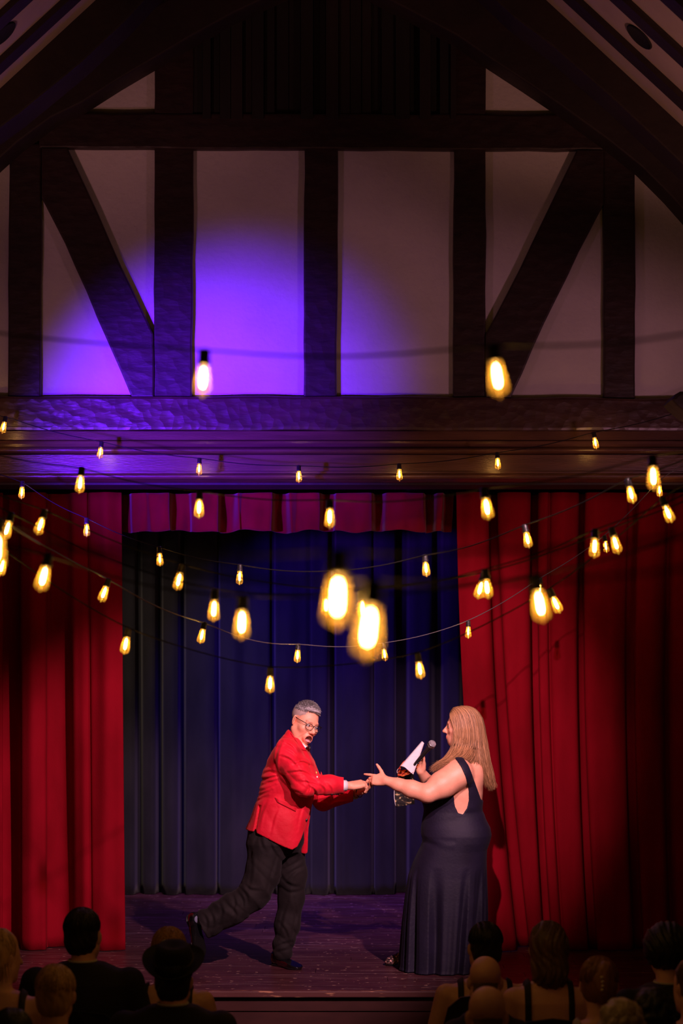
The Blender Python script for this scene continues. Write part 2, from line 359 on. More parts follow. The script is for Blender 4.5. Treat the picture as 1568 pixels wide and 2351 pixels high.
# stage
stg = box('stage', (-4.85, 12.06, 0.0), (4.85, 17.25, 0.46), M['stage_front']); tag(stg, 'dark red wooden stage with scuffed boards', None, None, 'structure')
y = 12.03; r = 0
while y < 17.2:
    w = 0.165; x = -4.85 - random.uniform(0, 1.6)
    while x < 4.85:
        L_ = random.uniform(1.9, 2.6); x0, x1 = max(x, -4.85), min(x + L_, 4.85)
        if x1 - x0 > 0.1:
            dz = random.uniform(-0.0006, 0.0006)
            keep(box('plank', (x0, y, 0.461), (x1 - 0.003, y + w - 0.0025, ST + dz - 0.0006), M['stage_wood'], None, 0.0), stg)
        x += L_
    y += w; r += 1
keep(box('nosing', (-4.85, 11.985, 0.462), (4.85, 12.028, ST), M['nosing'], None, 0.006), stg)
keep(box('front_board', (-4.85, 12.02, 0.375), (4.85, 12.058, 0.461), M['stage_front']), stg)
keep(box('front_board', (-4.85, 12.03, 0.0), (4.85, 12.058, 0.372), M['stage_front']), stg)

# ------------------------------------------------------------------ curtains
def undercut(L):      # fold sides tuck in behind the fold fronts, as heavy pleats hang
    L = list(L)
    for i in range(1, len(L) - 2):
        if L[i][1] >= .13 and L[i + 1][1] >= .13:
            k = abs(L[i][0] - PX0) * L[i][1] / 13.6 * 2.0 + 2
            if L[i][0] > PX0: L[i + 1] = (L[i + 1][0] + k, L[i + 1][1])
            else: L[i] = (L[i][0] - k, L[i][1])
    return L
def curtain(name, top, bot, Y0, ztop, zbot, m, label, cat, group=None, rows=40, hem=0.0, thick=0.012, wob=0.01, seed=1, dens=6, mid=None):
    r = np.random.default_rng(seed)
    def dens_(L):
        L = np.array(L, float); t = np.arange(len(L)); tt = np.linspace(0, len(L) - 1, (len(L) - 1) * dens + 1)
        out = np.stack([np.interp(tt, t, L[:, i]) for i in (0, 1)], 1)
        for _ in range(3): out[1:-1] = 0.25 * out[:-2] + 0.5 * out[1:-1] + 0.25 * out[2:]
        return out
    A, B = dens_(top), dens_(bot); n = len(A); V = []
    zs = np.linspace(0, 1, rows)
    ph = r.uniform(0, 6.28, 6)
    for side in (0, 1):
        for v in zs:
            P = A * (1 - v) + B * v
            if mid is not None: P = P + np.array([[mid * 4 * v * (1 - v), 0]])
            s = P[:, 0] / 60.0
            d = P[:, 1] + wob * np.sin(s * 1.7 + 3.1 * v + ph[0]) + wob * 0.7 * np.sin(s * 3.9 - 5 * v + ph[1]) + wob * 0.5 * np.sin(s * 9 + 2 * v + ph[2])
            X = (P[:, 0] - PX0) * Y0 / F; Yv = Y0 + d + side * thick
            z = ztop + (zbot - ztop) * v + (hem * (np.sin(s * 2.3 + ph[3]) + 0.6 * np.sin(s * 5.1 + ph[4])) * v if hem else 0)
            V.append(np.stack([X, Yv, np.broadcast_to(z, X.shape)], 1))
    V = np.concatenate(V); R = rows; Q = []
    for side in (0, 1):
        b = side * R * n
        i = np.arange(R - 1)[:, None]; j = np.arange(n - 1)[None, :]
        q = np.stack([b + i * n + j, b + (i + 1) * n + j, b + (i + 1) * n + j + 1, b + i * n + j + 1], -1).reshape(-1, 4)
        Q.append(q if side == 0 else q[:, ::-1])
    o2 = R * n
    j = np.arange(n - 1)
    for row in (0, R - 1):
        q = np.stack([row * n + j, row * n + j + 1, o2 + row * n + j + 1, o2 + row * n + j], -1); Q.append(q if row == 0 else q[:, ::-1])
    i = np.arange(R - 1)
    for c in (0, n - 1):
        q = np.stack([i * n + c, (i + 1) * n + c, o2 + (i + 1) * n + c, o2 + i * n + c], -1); Q.append(q[:, ::-1] if c == 0 else q)
    o = link(name, mesh_np(name, V, np.concatenate(Q)), m)
    if label: tag(o, label, cat, group)
    return o
ZC = 3.66
def folds(x0, x1, w, d=0.15, seed=0):
    r = random.Random(seed); L = []; x = x0
    while x < x1:
        ww = w * r.uniform(0.7, 1.35); g = ww * r.uniform(0.14, 0.24)
        L += [(x, 0.0), (x + (ww - g) * 0.5, -0.02 * r.random()), (x + ww - g, 0.0), (x + ww - g * 0.75, d), (x + ww - g * 0.25, d)]; x += ww
    L.append((x, 0)); return L
LT = folds(-820, -70, 110, 0.17, 3)[:-1] + [(-60, .0), (-40, .17), (-18, .17), (-8, .03), (6, .02), (14, .2), (36, .2), (46, .02), (75, -.02), (106, .01), (116, .15), (150, .16), (163, .03), (185, 0), (198, .01), (201, .045), (205, .01), (240, -.03), (266, 0), (278, .02)]
LB = [(x + (9 if x > 150 else 0), d) for x, d in LT]
curtain('stage_curtain', undercut(LT), undercut(LB), 13.62, ZC, ST + 0.004, M['red_velvet'], 'red velvet stage curtain drawn to the left of the opening', 'curtain', 'red stage curtains', seed=2)
RT = [(1048, .02), (1060, 0), (1085, -.03), (1120, 0), (1126, .2), (1136, .2), (1142, .0), (1180, -.03), (1220, 0), (1224, .2), (1231, .2), (1236, .02), (1258, .0), (1263, .05), (1270, .02), (1300, .0), (1330, .02), (1334, .15), (1338, .15), (1343, .0), (1400, 0), (1445, .03), (1450, .14), (1458, .14), (1465, 0), (1530, 0), (1545, .14), (1560, .0), (1640, 0)]
RB = [(1112, .02), (1122, 0), (1150, -.03), (1188, 0), (1193, .2), (1211, .2), (1215, .0), (1233, -.02), (1250, 0), (1254, .16), (1262, .16), (1268, .02), (1290, .0), (1296, .05), (1302, .02), (1330, .0), (1352, .02), (1356, .15), (1364, .15), (1370, .0), (1410, 0), (1455, .03), (1462, .14), (1470, .14), (1478, 0), (1535, 0), (1550, .14), (1565, .0), (1645, 0)]
ex = folds(1650, 2350, 120, 0.16, 5)
curtain('stage_curtain', undercut(RT + ex), undercut(RB + ex), 13.62, ZC, ST + 0.004, M['red_velvet'], 'red velvet stage curtain drawn to the right, behind the woman', 'curtain', 'red stage curtains', seed=4, mid=-13)
# valance with box pleats
vt = [(270, .12), (292, .12), (300, .03), (322, 0), (334, .0), (342, .03), (372, .0), (388, -.01), (396, .10), (430, .12), (440, .02), (470, -.01), (500, .0), (506, .12), (536, .12), (546, .0), (556, .03), (566, .0), (625, -.02), (632, .12), (654, .12), (664, .0), (682, .03), (692, 0), (735, -.01), (742, .12), (766, .12), (772, .0), (800, .02), (856, 0), (860, .13), (878, .13), (888, 0), (930, -.02), (974, 0), (978, .13), (998, .13), (1004, .02), (1018, 0), (1022, .12), (1044, .12)]
curtain('valance', vt, [(x + random.uniform(-6, 6), d * 1.0) for x, d in vt], 13.66, ZC, W(0, 1219, 13.66).z, M['red_valance'], 'short red pleated valance across the top of the opening', 'valance', None, 14, hem=0.008, seed=9, wob=0.014, dens=8)
# dark back curtain in several widths
bt = folds(150, 1260, 68, 0.13, 11)
def cut(L, a, b): return [p for p in L if a <= p[0] <= b]
bl = [(150, 0), (220, 0), (240, .14), (262, .14), (272, 0), (300, -.02), (309, 0), (313, .13), (320, .13), (328, 0), (355, 0), (360, .15), (368, .15), (374, 0), (398, -.02), (408, 0), (412, .13), (420, .14), (426, 0), (440, .03), (466, 0), (494, 0), (498, .15), (503, .15)]
bc = [(500, .1), (506, 0), (535, -.02), (560, .03), (590, 0), (618, 0), (622, .10), (628, .10), (634, 0), (650, -.02), (700, 0), (712, .06), (718, 0), (752, 0), (757, .12), (768, .12), (772, 0), (786, .02), (792, .0), (850, -.02), (858, .06), (862, 0), (905, 0), (910, .1)]
br = [(904, .16), (934, .16), (942, 0), (990, .0), (1000, .12), (1012, .12), (1020, 0), (1055, 0), (1062, .14), (1075, .14), (1082, 0), (1120, 0), (1130, .14), (1160, 0), (1240, 0)]
for i, (L_, lab, dy) in enumerate(((bl, 'dark grey folded back curtain at the left of the stage', 0.02), (bc, 'dark back curtain lit blue behind the man', 0), (br, 'nearly black back curtain width behind the woman', 0.03))):
    curtain('back_curtain', L_, L_, 16.75 + dy, 4.4, ST + 0.004, M['grey_velvet'], lab, 'curtain', 'back curtain widths', seed=20 + i, wob=0.018)
# ------------------------------------------------------------------ string lights
GL = 0.068 * 1.10; BS = 1.10
gp = [(0.0108, 0.0), (0.0120, -0.006), (0.0142, -0.018), (0.0163, -0.032), (0.0178, -0.043), (0.0187, -0.051), (0.0186, -0.057), (0.0170, -0.0615), (0.0120, -0.0655), (0.005, -0.0672), (0.0028, -0.0700), (0.0008, -0.0725)]
G_ME = lathe('glass', gp, M['bulb_glass'], 20)
S_ME = lathe('socket', [(0.004, 0.033), (0.009, 0.032), (0.0125, 0.027), (0.0125, 0.008), (0.0145, 0.006), (0.0145, 0.0), (0.0115, -0.003), (0.006, -0.004)], M['socket'], 14, True)
F_ME = lathe('filament', [(0.0006, -0.009), (0.0028, -0.012), (0.0040, -0.020), (0.0045, -0.036), (0.0042, -0.044), (0.0026, -0.049), (0.0006, -0.050)], M['filament'], 8, True)
T_ME = lathe('stem', [(0.0008, -0.049), (0.0016, -0.052), (0.0018, -0.064), (0.0014, -0.069), (0.0004, -0.0705)], M['stem_glow'], 6, True)
def bulb(px, py, d, tilt=0, label='', group='', yt=0.0):
    """px,py: glass centre; d: depth; tilt: degrees, bottom swung to +x in view"""
    t = math.radians(tilt); c = W(px, py, d); ax = Vector((math.sin(t), 0.0, -math.cos(t)))
    o = empty('light_bulb', c - ax * (GL * 0.5), label, 'light bulb', group)
    o.rotation_euler = (math.radians(yt), -t, 0)
    o.scale = (BS, BS, BS)
    for nm, me in (('glass', G_ME), ('filament', F_ME), ('stem', T_ME), ('socket', S_ME)):
        ch = bpy.data.objects.new(nm, me); COL.objects.link(ch); ch.parent = o
    return c - ax * (GL * 0.5 + 0.034)
ORD = ['first', 'second', 'third', 'fourth', 'fifth', 'sixth', 'seventh', 'eighth', 'ninth']
def string(desc, look, bulbs, ends=(), starts=(), m='cord', cordlab=''):
    """bulbs: (px,py,d,tilt)"""
    P = [W(*p) for p in starts]
    for i, b in enumerate(bulbs):
        lab = (ORD[i] + ' ' + look + ' bulb from the left on ' + desc) if len(bulbs) > 1 else look + ' bulb on ' + desc
        P.append(bulb(*b, label=lab, group='bulbs of the festoon strings'))
    P += [W(*p) for p in ends]
    Q = []
    for i in range(len(P) - 1):        # gentle sag of the cord between sockets
        a, b = np.array(P[i]), np.array(P[i + 1]); n = 10
        for k in range(n):
            t = k / n; q = a + (b - a) * t; q[2] -= 0.055 * np.linalg.norm(b - a) * 4 * t * (1 - t) * 0.5; Q.append(q)
    Q.append(np.array(P[-1])); Q = np.array(Q)
    for _ in range(2): Q[1:-1] = 0.25 * Q[:-2] + 0.5 * Q[1:-1] + 0.25 * Q[2:]
    tag(tubes('festoon_string', [Q], [0.0027], M[m], None, 6), cordlab, 'string light', 'cables of the festoon strings')
string('the string in front of the carved beam', 'small amber', [(8, 981, 12.72, -12), (230, 1039, 12.72, -8), (457, 1077, 12.72, -2), (686, 1094, 12.72, 0), (917, 1090, 12.72, 2), (1143, 1064, 12.72, 3), (1367, 1017, 12.72, 10)],
       [(1568, 942, 12.72), (1800, 840, 12.72)], [(-200, 900, 12.72)], 'cord', 'thin black cord hanging in front of the carved beam')
string('the blurred string against the plaster panels', 'blurred', [(466, 872, 4.6, -3), (1142, 868, 4.1, 8)], [(1600, 762, 3.8), (2200, 560, 3.5)], [(-60, 766, 4.9), (-600, 640, 5.2)], 'cord', 'out-of-focus dark cord crossing the white plaster panels')
string('the string in front of the pleated valance', 'amber glowing', [(184, 1111, 8.4, -6), (457, 1167, 8.0, -2), (757, 1189, 7.6, 0), (1118, 1167, 6.8, 9), (1500, 1097, 6.3, 3)], [(1640, 1010, 6.0), (1900, 900, 5.8)], [(-120, 1010, 8.9)], 'cord', 'dark cord hanging across the pleated valance')
string('the thin string below the valance', 'small clear', [(50, 1131, 12.3, -4), (199, 1217, 11.6, 0), (367, 1284, 11.2, 3), (550, 1326, 10.8, -2), (762, 1342, 10.4, 3), (978, 1306, 10.0, 5), (1211, 1239, 9.2, 12), (1449, 1135, 8.6, 14)], [(1600, 1040, 8.2), (1900, 900, 8)], [(-150, 1020, 12.8)], 'cord', 'thin cord sloping down from the left below the valance')
string('the pale cord rising rightward', 'clear glass', [(238, 1363, 9.0, -20), (463, 1460, 10.0, -12), (683, 1506, 11.4, -3), (883, 1503, 12.0, 8), (1075, 1451, 12.4, 0), (1240, 1352, 12.6, 0), (1391, 1255, 12.7, 8), (1514, 1127, 12.8, 3)], [(1600, 1040, 12.8), (1750, 900, 12.8)], [(92, 1250, 8.5), (-150, 1080, 8.0)], 'pale_cord', 'pale cord climbing across the red curtain on the right')
string('the lowest sagging string over the man', 'amber', [(4, 1302, 8.4, -14), (288, 1481, 8.4, -10), (620, 1571, 8.5, -1), (964, 1538, 8.5, 8), (1277, 1388, 8.3, 24), (1534, 1179, 8.1, 22)], [(1700, 1020, 8)], [(-200, 1100, 8.4)], 'cord', 'dark cord of the lowest string sagging over the man')
string('the string crossing the middle opening', 'amber lit', [(92, 1207, 8.3, -18), (410, 1334, 8.2, -12), (748, 1392, 8.1, 0), (1102, 1353, 8.1, -14), (1414, 1250, 8.0, 16)], [(1700, 1090, 7.9)], [(-200, 1050, 8.4)], 'cord', 'dark cord across the middle of the stage opening')
string('the slightly blurred string below the middle', 'softly blurred', [(16, 1216, 7.9, -16), (491, 1401, 6.9, -3), (832, 1400, 7.2, 4), (1118, 1350, 7.4, 6), (1365, 1257, 7.6, -2)], [(1640, 1100, 7.6)], [(-300, 1000, 8.2)], 'cord', 'dark cord just below the middle bulbs')
string('the close string crossing both red curtains', 'large blurred', [(99, 1327, 5.8, -14), (555, 1433, 5.0, -2), (1240, 1390, 4.6, 10)], [(1700, 1180, 4.4)], [(-300, 1150, 6.2)], 'cord', 'blurred cord of the close string')
string('the nearest string left of centre', 'huge out-of-focus', [(775, 1378, 2.8, -2)], [(1100, 1262, 2.7), (1650, 1215, 2.6), (2400, 1000, 2.5)], [(-900, 1150, 2.9), (300, 1262, 2.8)], 'cord', 'thick blurred cord at the top of the huge bulb left of centre')
string('the nearest string right of centre', 'very large white-hot', [(-8, 1265, 4.2, -4), (846, 1448, 2.75, -6)], [(1600, 1300, 2.6), (2300, 1150, 2.5)], [(-900, 1120, 4.6)], 'cord', 'thick blurred cord at the top of the huge bulb right of centre')
# ------------------------------------------------------------------ signed-distance modelling of people and clothes
A3 = lambda *v: np.array(v, dtype=np.float64)
def nrm(v): v = np.asarray(v, float); return v / (np.linalg.norm(v) + 1e-12)
class Fld:
    def __init__(s, lo, hi, h):
        s.lo = np.array(lo, float); s.h = h; s.n = np.ceil((np.array(hi, float) - s.lo) / h).astype(int) + 1
        s.ax = [(s.lo[i] + h * np.arange(s.n[i])).astype(np.float32) for i in range(3)]
        s.f = np.full(tuple(s.n), 0.2, dtype=np.float32)
    def sl(s, lo, hi):
        a = np.clip(np.floor((np.asarray(lo) - s.lo) / s.h).astype(int), 0, s.n); b = np.clip(np.ceil((np.asarray(hi) - s.lo) / s.h).astype(int) + 1, 0, s.n)
        return tuple(slice(a[i], max(b[i], a[i])) for i in range(3))
    def op(s, fn, lo, hi, k=0.02, mode='add'):
        m = k + 3 * s.h; S = s.sl(np.asarray(lo) - m, np.asarray(hi) + m)
        if any(q.stop <= q.start for q in S): return
        x = s.ax[0][S[0]][:, None, None]; y = s.ax[1][S[1]][None, :, None]; z = s.ax[2][S[2]][None, None, :]
        d = fn(x, y, z); f = s.f[S]
        if mode == 'add': h = np.maximum(k - np.abs(f - d), 0); r = np.minimum(f, d) - h * h / (4 * k + 1e-9)
        elif mode == 'sub': d = -d; h = np.maximum(k - np.abs(f - d), 0); r = np.maximum(f, d) + h * h / (4 * k + 1e-9)
        else: h = np.maximum(k - np.abs(f - d), 0); r = np.maximum(f, d) + h * h / (4 * k + 1e-9)
        s.f[S] = r.astype(np.float32)
    def cone(s, a, b, ra, rb, k=0.02, mode='add'):
        a = np.asarray(a, float); b = np.asarray(b, float); ab = b - a; L = float(ab @ ab) + 1e-12; R = max(ra, rb)
        def fn(x, y, z):
            px, py, pz = x - a[0], y - a[1], z - a[2]
            t = np.clip((px * ab[0] + py * ab[1] + pz * ab[2]) / L, 0, 1)
            return np.sqrt((px - t * ab[0]) ** 2 + (py - t * ab[1]) ** 2 + (pz - t * ab[2]) ** 2) - (ra + (rb - ra) * t)
        s.op(fn, np.minimum(a, b) - R, np.maximum(a, b) + R, k, mode)
    def chain(s, P, R, k=0.02):
        for i in range(len(P) - 1): s.cone(P[i], P[i + 1], R[i], R[i + 1], k)
    def ell(s, c, r, R=None, k=0.02, mode='add'):
        c = np.asarray(c, float); R = np.eye(3) if R is None else np.asarray(R, float); e = np.sqrt(((R.T * np.asarray(r)) ** 2).sum(1))
        def fn(x, y, z):
            px, py, pz = x - c[0], y - c[1], z - c[2]
            q = [(R[i][0] * px + R[i][1] * py + R[i][2] * pz) / r[i] for i in range(3)]
            k0 = np.sqrt(q[0] ** 2 + q[1] ** 2 + q[2] ** 2) + 1e-6
            k1 = np.sqrt((q[0] / r[0]) ** 2 + (q[1] / r[1]) ** 2 + (q[2] / r[2]) ** 2) + 1e-6
            return k0 * (k0 - 1) / k1
        s.op(fn, c - e, c + e, k, mode)
    def loft(s, rows, yc, k=0.03, grow=0.0, n=2.3, ripple=None):
        """rows: (z, x0, x1, halfy[, yc]) sorted by falling z"""
        T = np.array([(r[0], (r[1] + r[2]) / 2, (r[2] - r[1]) / 2, r[3], (r[4] if len(r) > 4 else yc)) for r in rows], float)[::-1]
        z0, z1 = T[0, 0], T[-1, 0]
        def fn(x, y, z):
            zz = z.ravel(); cx = np.interp(zz, T[:, 0], T[:, 1]); rx = np.interp(zz, T[:, 0], T[:, 2]) + grow; ry = np.interp(zz, T[:, 0], T[:, 3]) + grow; cy = np.interp(zz, T[:, 0], T[:, 4])
            dx = np.abs(x - cx); dy = np.abs(y - cy)
            q = ((dx / rx) ** n + (dy / ry) ** n) ** (1 / n)
            g = np.sqrt(dx ** 2 + dy ** 2) + 1e-6
            d = g * (1 - 1 / np.maximum(q, 1e-3))
            d = np.maximum(d, -np.minimum(rx, ry))
            if ripple is not None: d = d - ripple(np.arctan2((y - cy) / ry, (x - cx) / rx), z)
            return np.maximum(d, np.maximum(z - z1 - grow, z0 - z))
        m = max(T[:, 2].max(), T[:, 3].max()) + grow
        s.op(fn, (T[:, 1].min() - m, T[:, 4].min() - m, z0), (T[:, 1].max() + m, T[:, 4].max() + m, z1 + grow), k)
    def cutfn(s, fn):      # keep where fn<0
        x = s.ax[0][:, None, None]; y = s.ax[1][None, :, None]; z = s.ax[2][None, None, :]
        s.f = np.maximum(s.f, fn(x, y, z).astype(np.float32))
    def disp(s, fn):
        x = s.ax[0][:, None, None]; y = s.ax[1][None, :, None]; z = s.ax[2][None, None, :]
        s.f = s.f + fn(x, y, z).astype(np.float32)
    def mesh(s, name, smooth=2, color=None, keepers=False):
        f = s.f; neg = f < 0
        neg[0] = neg[-1] = False; neg[:, 0] = neg[:, -1] = False; neg[:, :, 0] = neg[:, :, -1] = False
        nx, ny, nz = f.shape
        cnt = np.zeros((nx - 1, ny - 1, nz - 1), np.int8)
        for i in (0, 1):
            for j in (0, 1):
                for k in (0, 1): cnt += neg[i:nx - 1 + i, j:ny - 1 + j, k:nz - 1 + k]
        act = np.argwhere((cnt > 0) & (cnt < 8)); idx = np.full(cnt.shape, -1, np.int32); idx[tuple(act.T)] = np.arange(len(act))
        fc = np.empty((len(act), 8), np.float32); off = np.array([(i, j, k) for i in (0, 1) for j in (0, 1) for k in (0, 1)])
        ng = np.empty((len(act), 8), bool)
        for q, o in enumerate(off):
            ii = act + o; fc[:, q] = f[ii[:, 0], ii[:, 1], ii[:, 2]]; ng[:, q] = neg[ii[:, 0], ii[:, 1], ii[:, 2]]
        P = np.zeros((len(act), 3)); C = np.zeros(len(act))
        for a in range(8):
            for b in range(a + 1, 8):
                if np.abs(off[a] - off[b]).sum() == 1:
                    m = ng[:, a] != ng[:, b]; fa, fb = fc[:, a], fc[:, b]
                    t = np.clip(np.where(np.abs(fa - fb) > 1e-9, fa / (fa - fb + 1e-12), 0.5), 0, 1)[:, None]
                    P += m[:, None] * (off[a] + (off[b] - off[a]) * t); C += m
        V = (act + P / C[:, None]) * s.h + s.lo
        Q = []
        for ax_ in range(3):
            sl0 = [slice(None)] * 3; sl1 = [slice(None)] * 3; sl0[ax_] = slice(0, -1); sl1[ax_] = slice(1, None)
            a, b = neg[tuple(sl0)], neg[tuple(sl1)]; e = np.argwhere(a != b); u, w = [(1, 2), (2, 0), (0, 1)][ax_]
            inside = a[tuple(e.T)]
            c = []
            for du, dw in ((-1, -1), (0, -1), (0, 0), (-1, 0)):
                p = e.copy(); p[:, u] += du; p[:, w] += dw; c.append(idx[p[:, 0], p[:, 1], p[:, 2]])
            q = np.stack(c, 1); q[~inside] = q[~inside][:, ::-1]; Q.append(q)
        Q = np.concatenate(Q)
        for _ in range(smooth):
            S = np.zeros_like(V); D = np.zeros(len(V))
            for a, b in ((0, 1), (1, 2), (2, 3), (3, 0)):
                for c_ in range(3):
                    S[:, c_] += np.bincount(Q[:, a], V[Q[:, b], c_], len(V)) + np.bincount(Q[:, b], V[Q[:, a], c_], len(V))
                D += np.bincount(Q[:, a], minlength=len(V)) + np.bincount(Q[:, b], minlength=len(V))
            V = 0.5 * V + 0.5 * S / np.maximum(D, 1)[:, None]
        col = None
        if color is not None: c = color(V); col = np.concatenate([c, np.ones((len(c), 1))], 1)
        return mesh_np(name, V, Q, col)
def sdpoly(pts):
    """signed distance to an x,z polygon"""
    P = np.array(pts, float)
    def fn(x, z):
        x, z = np.broadcast_arrays(x, z); d = np.full(x.shape, 1e9); ins = np.zeros(x.shape, bool); n = len(P)
        for i in range(n):
            a, b = P[i], P[(i + 1) % n]; e = b - a; wx, wz = x - a[0], z - a[1]
            t = np.clip((wx * e[0] + wz * e[1]) / (e @ e + 1e-12), 0, 1); d = np.minimum(d, (wx - t * e[0]) ** 2 + (wz - t * e[1]) ** 2)
            c = ((a[1] > z) != (b[1] > z)) & (x < (b[0] - a[0]) * (z - a[1]) / (b[1] - a[1] + 1e-12) + a[0]); ins ^= c
        d = np.sqrt(d); return np.where(ins, -d, d)
    return lambda x, y, z: fn(x[:, 0, :], z[0, 0, :][None, :] if z.ndim == 3 else z)[:, None, :]
def pxz(pts, Y): return [(W(a, b, Y).x, W(a, b, Y).z) for a, b in pts]
def rowsz(rows, Y):  # (py, x0, x1, hy[,yc])
    return [(W(0, r[0], Y).z, W(r[1], 0, Y).x, W(r[2], 0, Y).x) + tuple(r[3:]) for r in rows]

def creases(f, lines, Yc, depth=0.007, width=3.2, zone=None):
    """folds pressed into cloth along image-plane polylines (a groove with a ridge beside it)"""
    px = f.ax[0] * F / Yc + PX0; py = (CZ - f.ax[2]) * F / Yc + PY0; X_, Z_ = np.meshgrid(px, py, indexing='ij'); D = np.zeros(X_.shape)
    for ln in lines:
        dp = 1.0
        if not isinstance(ln[0], tuple): dp, ln = ln[0], ln[1]
        c = crom([(a, b, 0) for a, b in ln], 5)[:, :2]; n = len(c) - 1; best = np.full(X_.shape, 1e9); sg = np.zeros(X_.shape); tt = np.zeros(X_.shape)
        for i in range(n):
            a, b = c[i], c[i + 1]; e = b - a; wx, wz = X_ - a[0], Z_ - a[1]; t = np.clip((wx * e[0] + wz * e[1]) / (e @ e + 1e-9), 0, 1)
            d = np.hypot(wx - t * e[0], wz - t * e[1]); m = d < best; best[m] = d[m]; sg[m] = np.sign(wx * e[1] - wz * e[0])[m]; tt[m] = ((i + t) / n)[m]
        s_ = best * sg; fade = np.sin(np.pi * np.clip(tt, 0.06, 0.94)) ** 0.6
        D += dp * depth * fade * (np.exp(-(s_ / width) ** 2) - 0.8 * np.exp(-((s_ - width * 1.9) / (width * 1.3)) ** 2))
    if zone is None: f.f = f.f + D[:, None, :].astype(np.float32)
    else: f.f = f.f + (D[:, None, :] * zone(f.ax[1])[None, :, None]).astype(np.float32)
class Head:
    """local axes: x = person's right-hand side, y = forward, z = up"""
    def __init__(s, o, fwd, up, sc=1.0):
        s.o = np.asarray(o, float); y = nrm(fwd); z = nrm(np.asarray(up, float) - y * (np.asarray(up, float) @ y)); x = np.cross(y, z)
        s.R = np.array([x, y, z]); s.s = sc
    def p(s, x, y, z): return s.o + s.s * (x * s.R[0] + y * s.R[1] + z * s.R[2])
    def loc(s, V): return ((V - s.o) @ s.R.T) / s.s
    def cone(s, f, a, b, ra, rb, k=.02, mode='add'): f.cone(s.p(*a), s.p(*b), ra * s.s, rb * s.s, k * s.s, mode)
    def ell(s, f, c, r, k=.02, mode='add', tilt=None):
        R = s.R if tilt is None else tilt @ s.R
        f.ell(s.p(*c), np.array(r) * s.s, R, k * s.s, mode)
def rotx(a): c, q = math.cos(a), math.sin(a); return np.array([[1, 0, 0], [0, c, q], [0, -q, c]])
def rotz(a): c, q = math.cos(a), math.sin(a); return np.array([[c, q, 0], [-q, c, 0], [0, 0, 1]])
def build_head(f, H, fem=False, mouth=0.0, detail=True, ears=True, nose=1.0):
    H.ell(f, (0, -0.022, 0.048), (0.074, 0.094, 0.080), 0.01)
    H.ell(f, (0, 0.022, -0.005), (0.066, 0.074, 0.085), 0.03)
    H.ell(f, (0, 0.030, -0.052), (0.053 if fem else 0.057, 0.058, 0.056), 0.03)
    ch = -0.100 - mouth * 0.030
    H.cone(f, (0.050, -0.008, -0.052), (0.020, 0.060, ch), 0.022, 0.018, 0.03); H.cone(f, (-0.050, -0.008, -0.052), (-0.020, 0.060, ch), 0.022, 0.018, 0.03)
    H.ell(f, (0, 0.068, ch - 0.001), (0.022, 0.019, 0.017), 0.02)
    if detail:
        H.cone(f, (-0.030, 0.083, 0.022), (0.030, 0.083, 0.022), 0.010, 0.010, 0.018)
        for s_ in (-1, 1):
            H.ell(f, (s_ * 0.045, 0.062, -0.026), (0.022, 0.022, 0.020), 0.022)
            H.ell(f, (s_ * 0.031, 0.098, 0.002), (0.019, 0.017, 0.012), 0.014, 'sub')
            H.ell(f, (s_ * 0.031, 0.076, 0.001), (0.017, 0.0135, 0.0135), 0.006)
            H.cone(f, (s_ * 0.014, 0.087, 0.016), (s_ * 0.045, 0.078, 0.018), 0.0055, 0.004, 0.008)
            H.ell(f, (s_ * 0.013 * nose, 0.104, -0.037), (0.009, 0.011, 0.008), 0.006)
            H.ell(f, (s_ * 0.008, 0.108, -0.046), (0.004, 0.006, 0.004), 0.003, 'sub')
        H.cone(f, (0, 0.088, 0.010), (0, 0.112 + 0.006 * nose, -0.030), 0.008, 0.0125 * nose, 0.010)
        if mouth:
            H.ell(f, (0, 0.086, -0.078), (0.034, 0.024, 0.032), 0.015)
            H.ell(f, (0, 0.108, -0.081), (0.0265, 0.032, 0.0215), 0.005, 'sub')
        else:
            H.ell(f, (0, 0.085, -0.068), (0.024, 0.016, 0.017), 0.02)
            H.cone(f, (-0.014, 0.1010, -0.0640), (0.014, 0.1010, -0.0640), 0.0052, 0.0052, 0.005)
            H.cone(f, (-0.011, 0.0995, -0.0750), (0.011, 0.0995, -0.0750), 0.0060, 0.0060, 0.005)
            H.cone(f, (-0.020, 0.1075, -0.0692), (0.020, 0.1075, -0.0692), 0.0022, 0.0022, 0.002, 'sub')
    else:
        H.cone(f, (0, 0.088, 0.010), (0, 0.116, -0.032), 0.008, 0.013, 0.012)
    if ears:
        for s_ in (-1, 1):
            T = rotz(s_ * -0.42) @ rotx(0.18)
            H.ell(f, (s_ * 0.078, -0.010, -0.002), (0.0085, 0.019, 0.032), 0.006, 'add', T)
            if detail: H.ell(f, (s_ * 0.0885, -0.004, 0.002), (0.007, 0.010, 0.019), 0.004, 'sub', T)

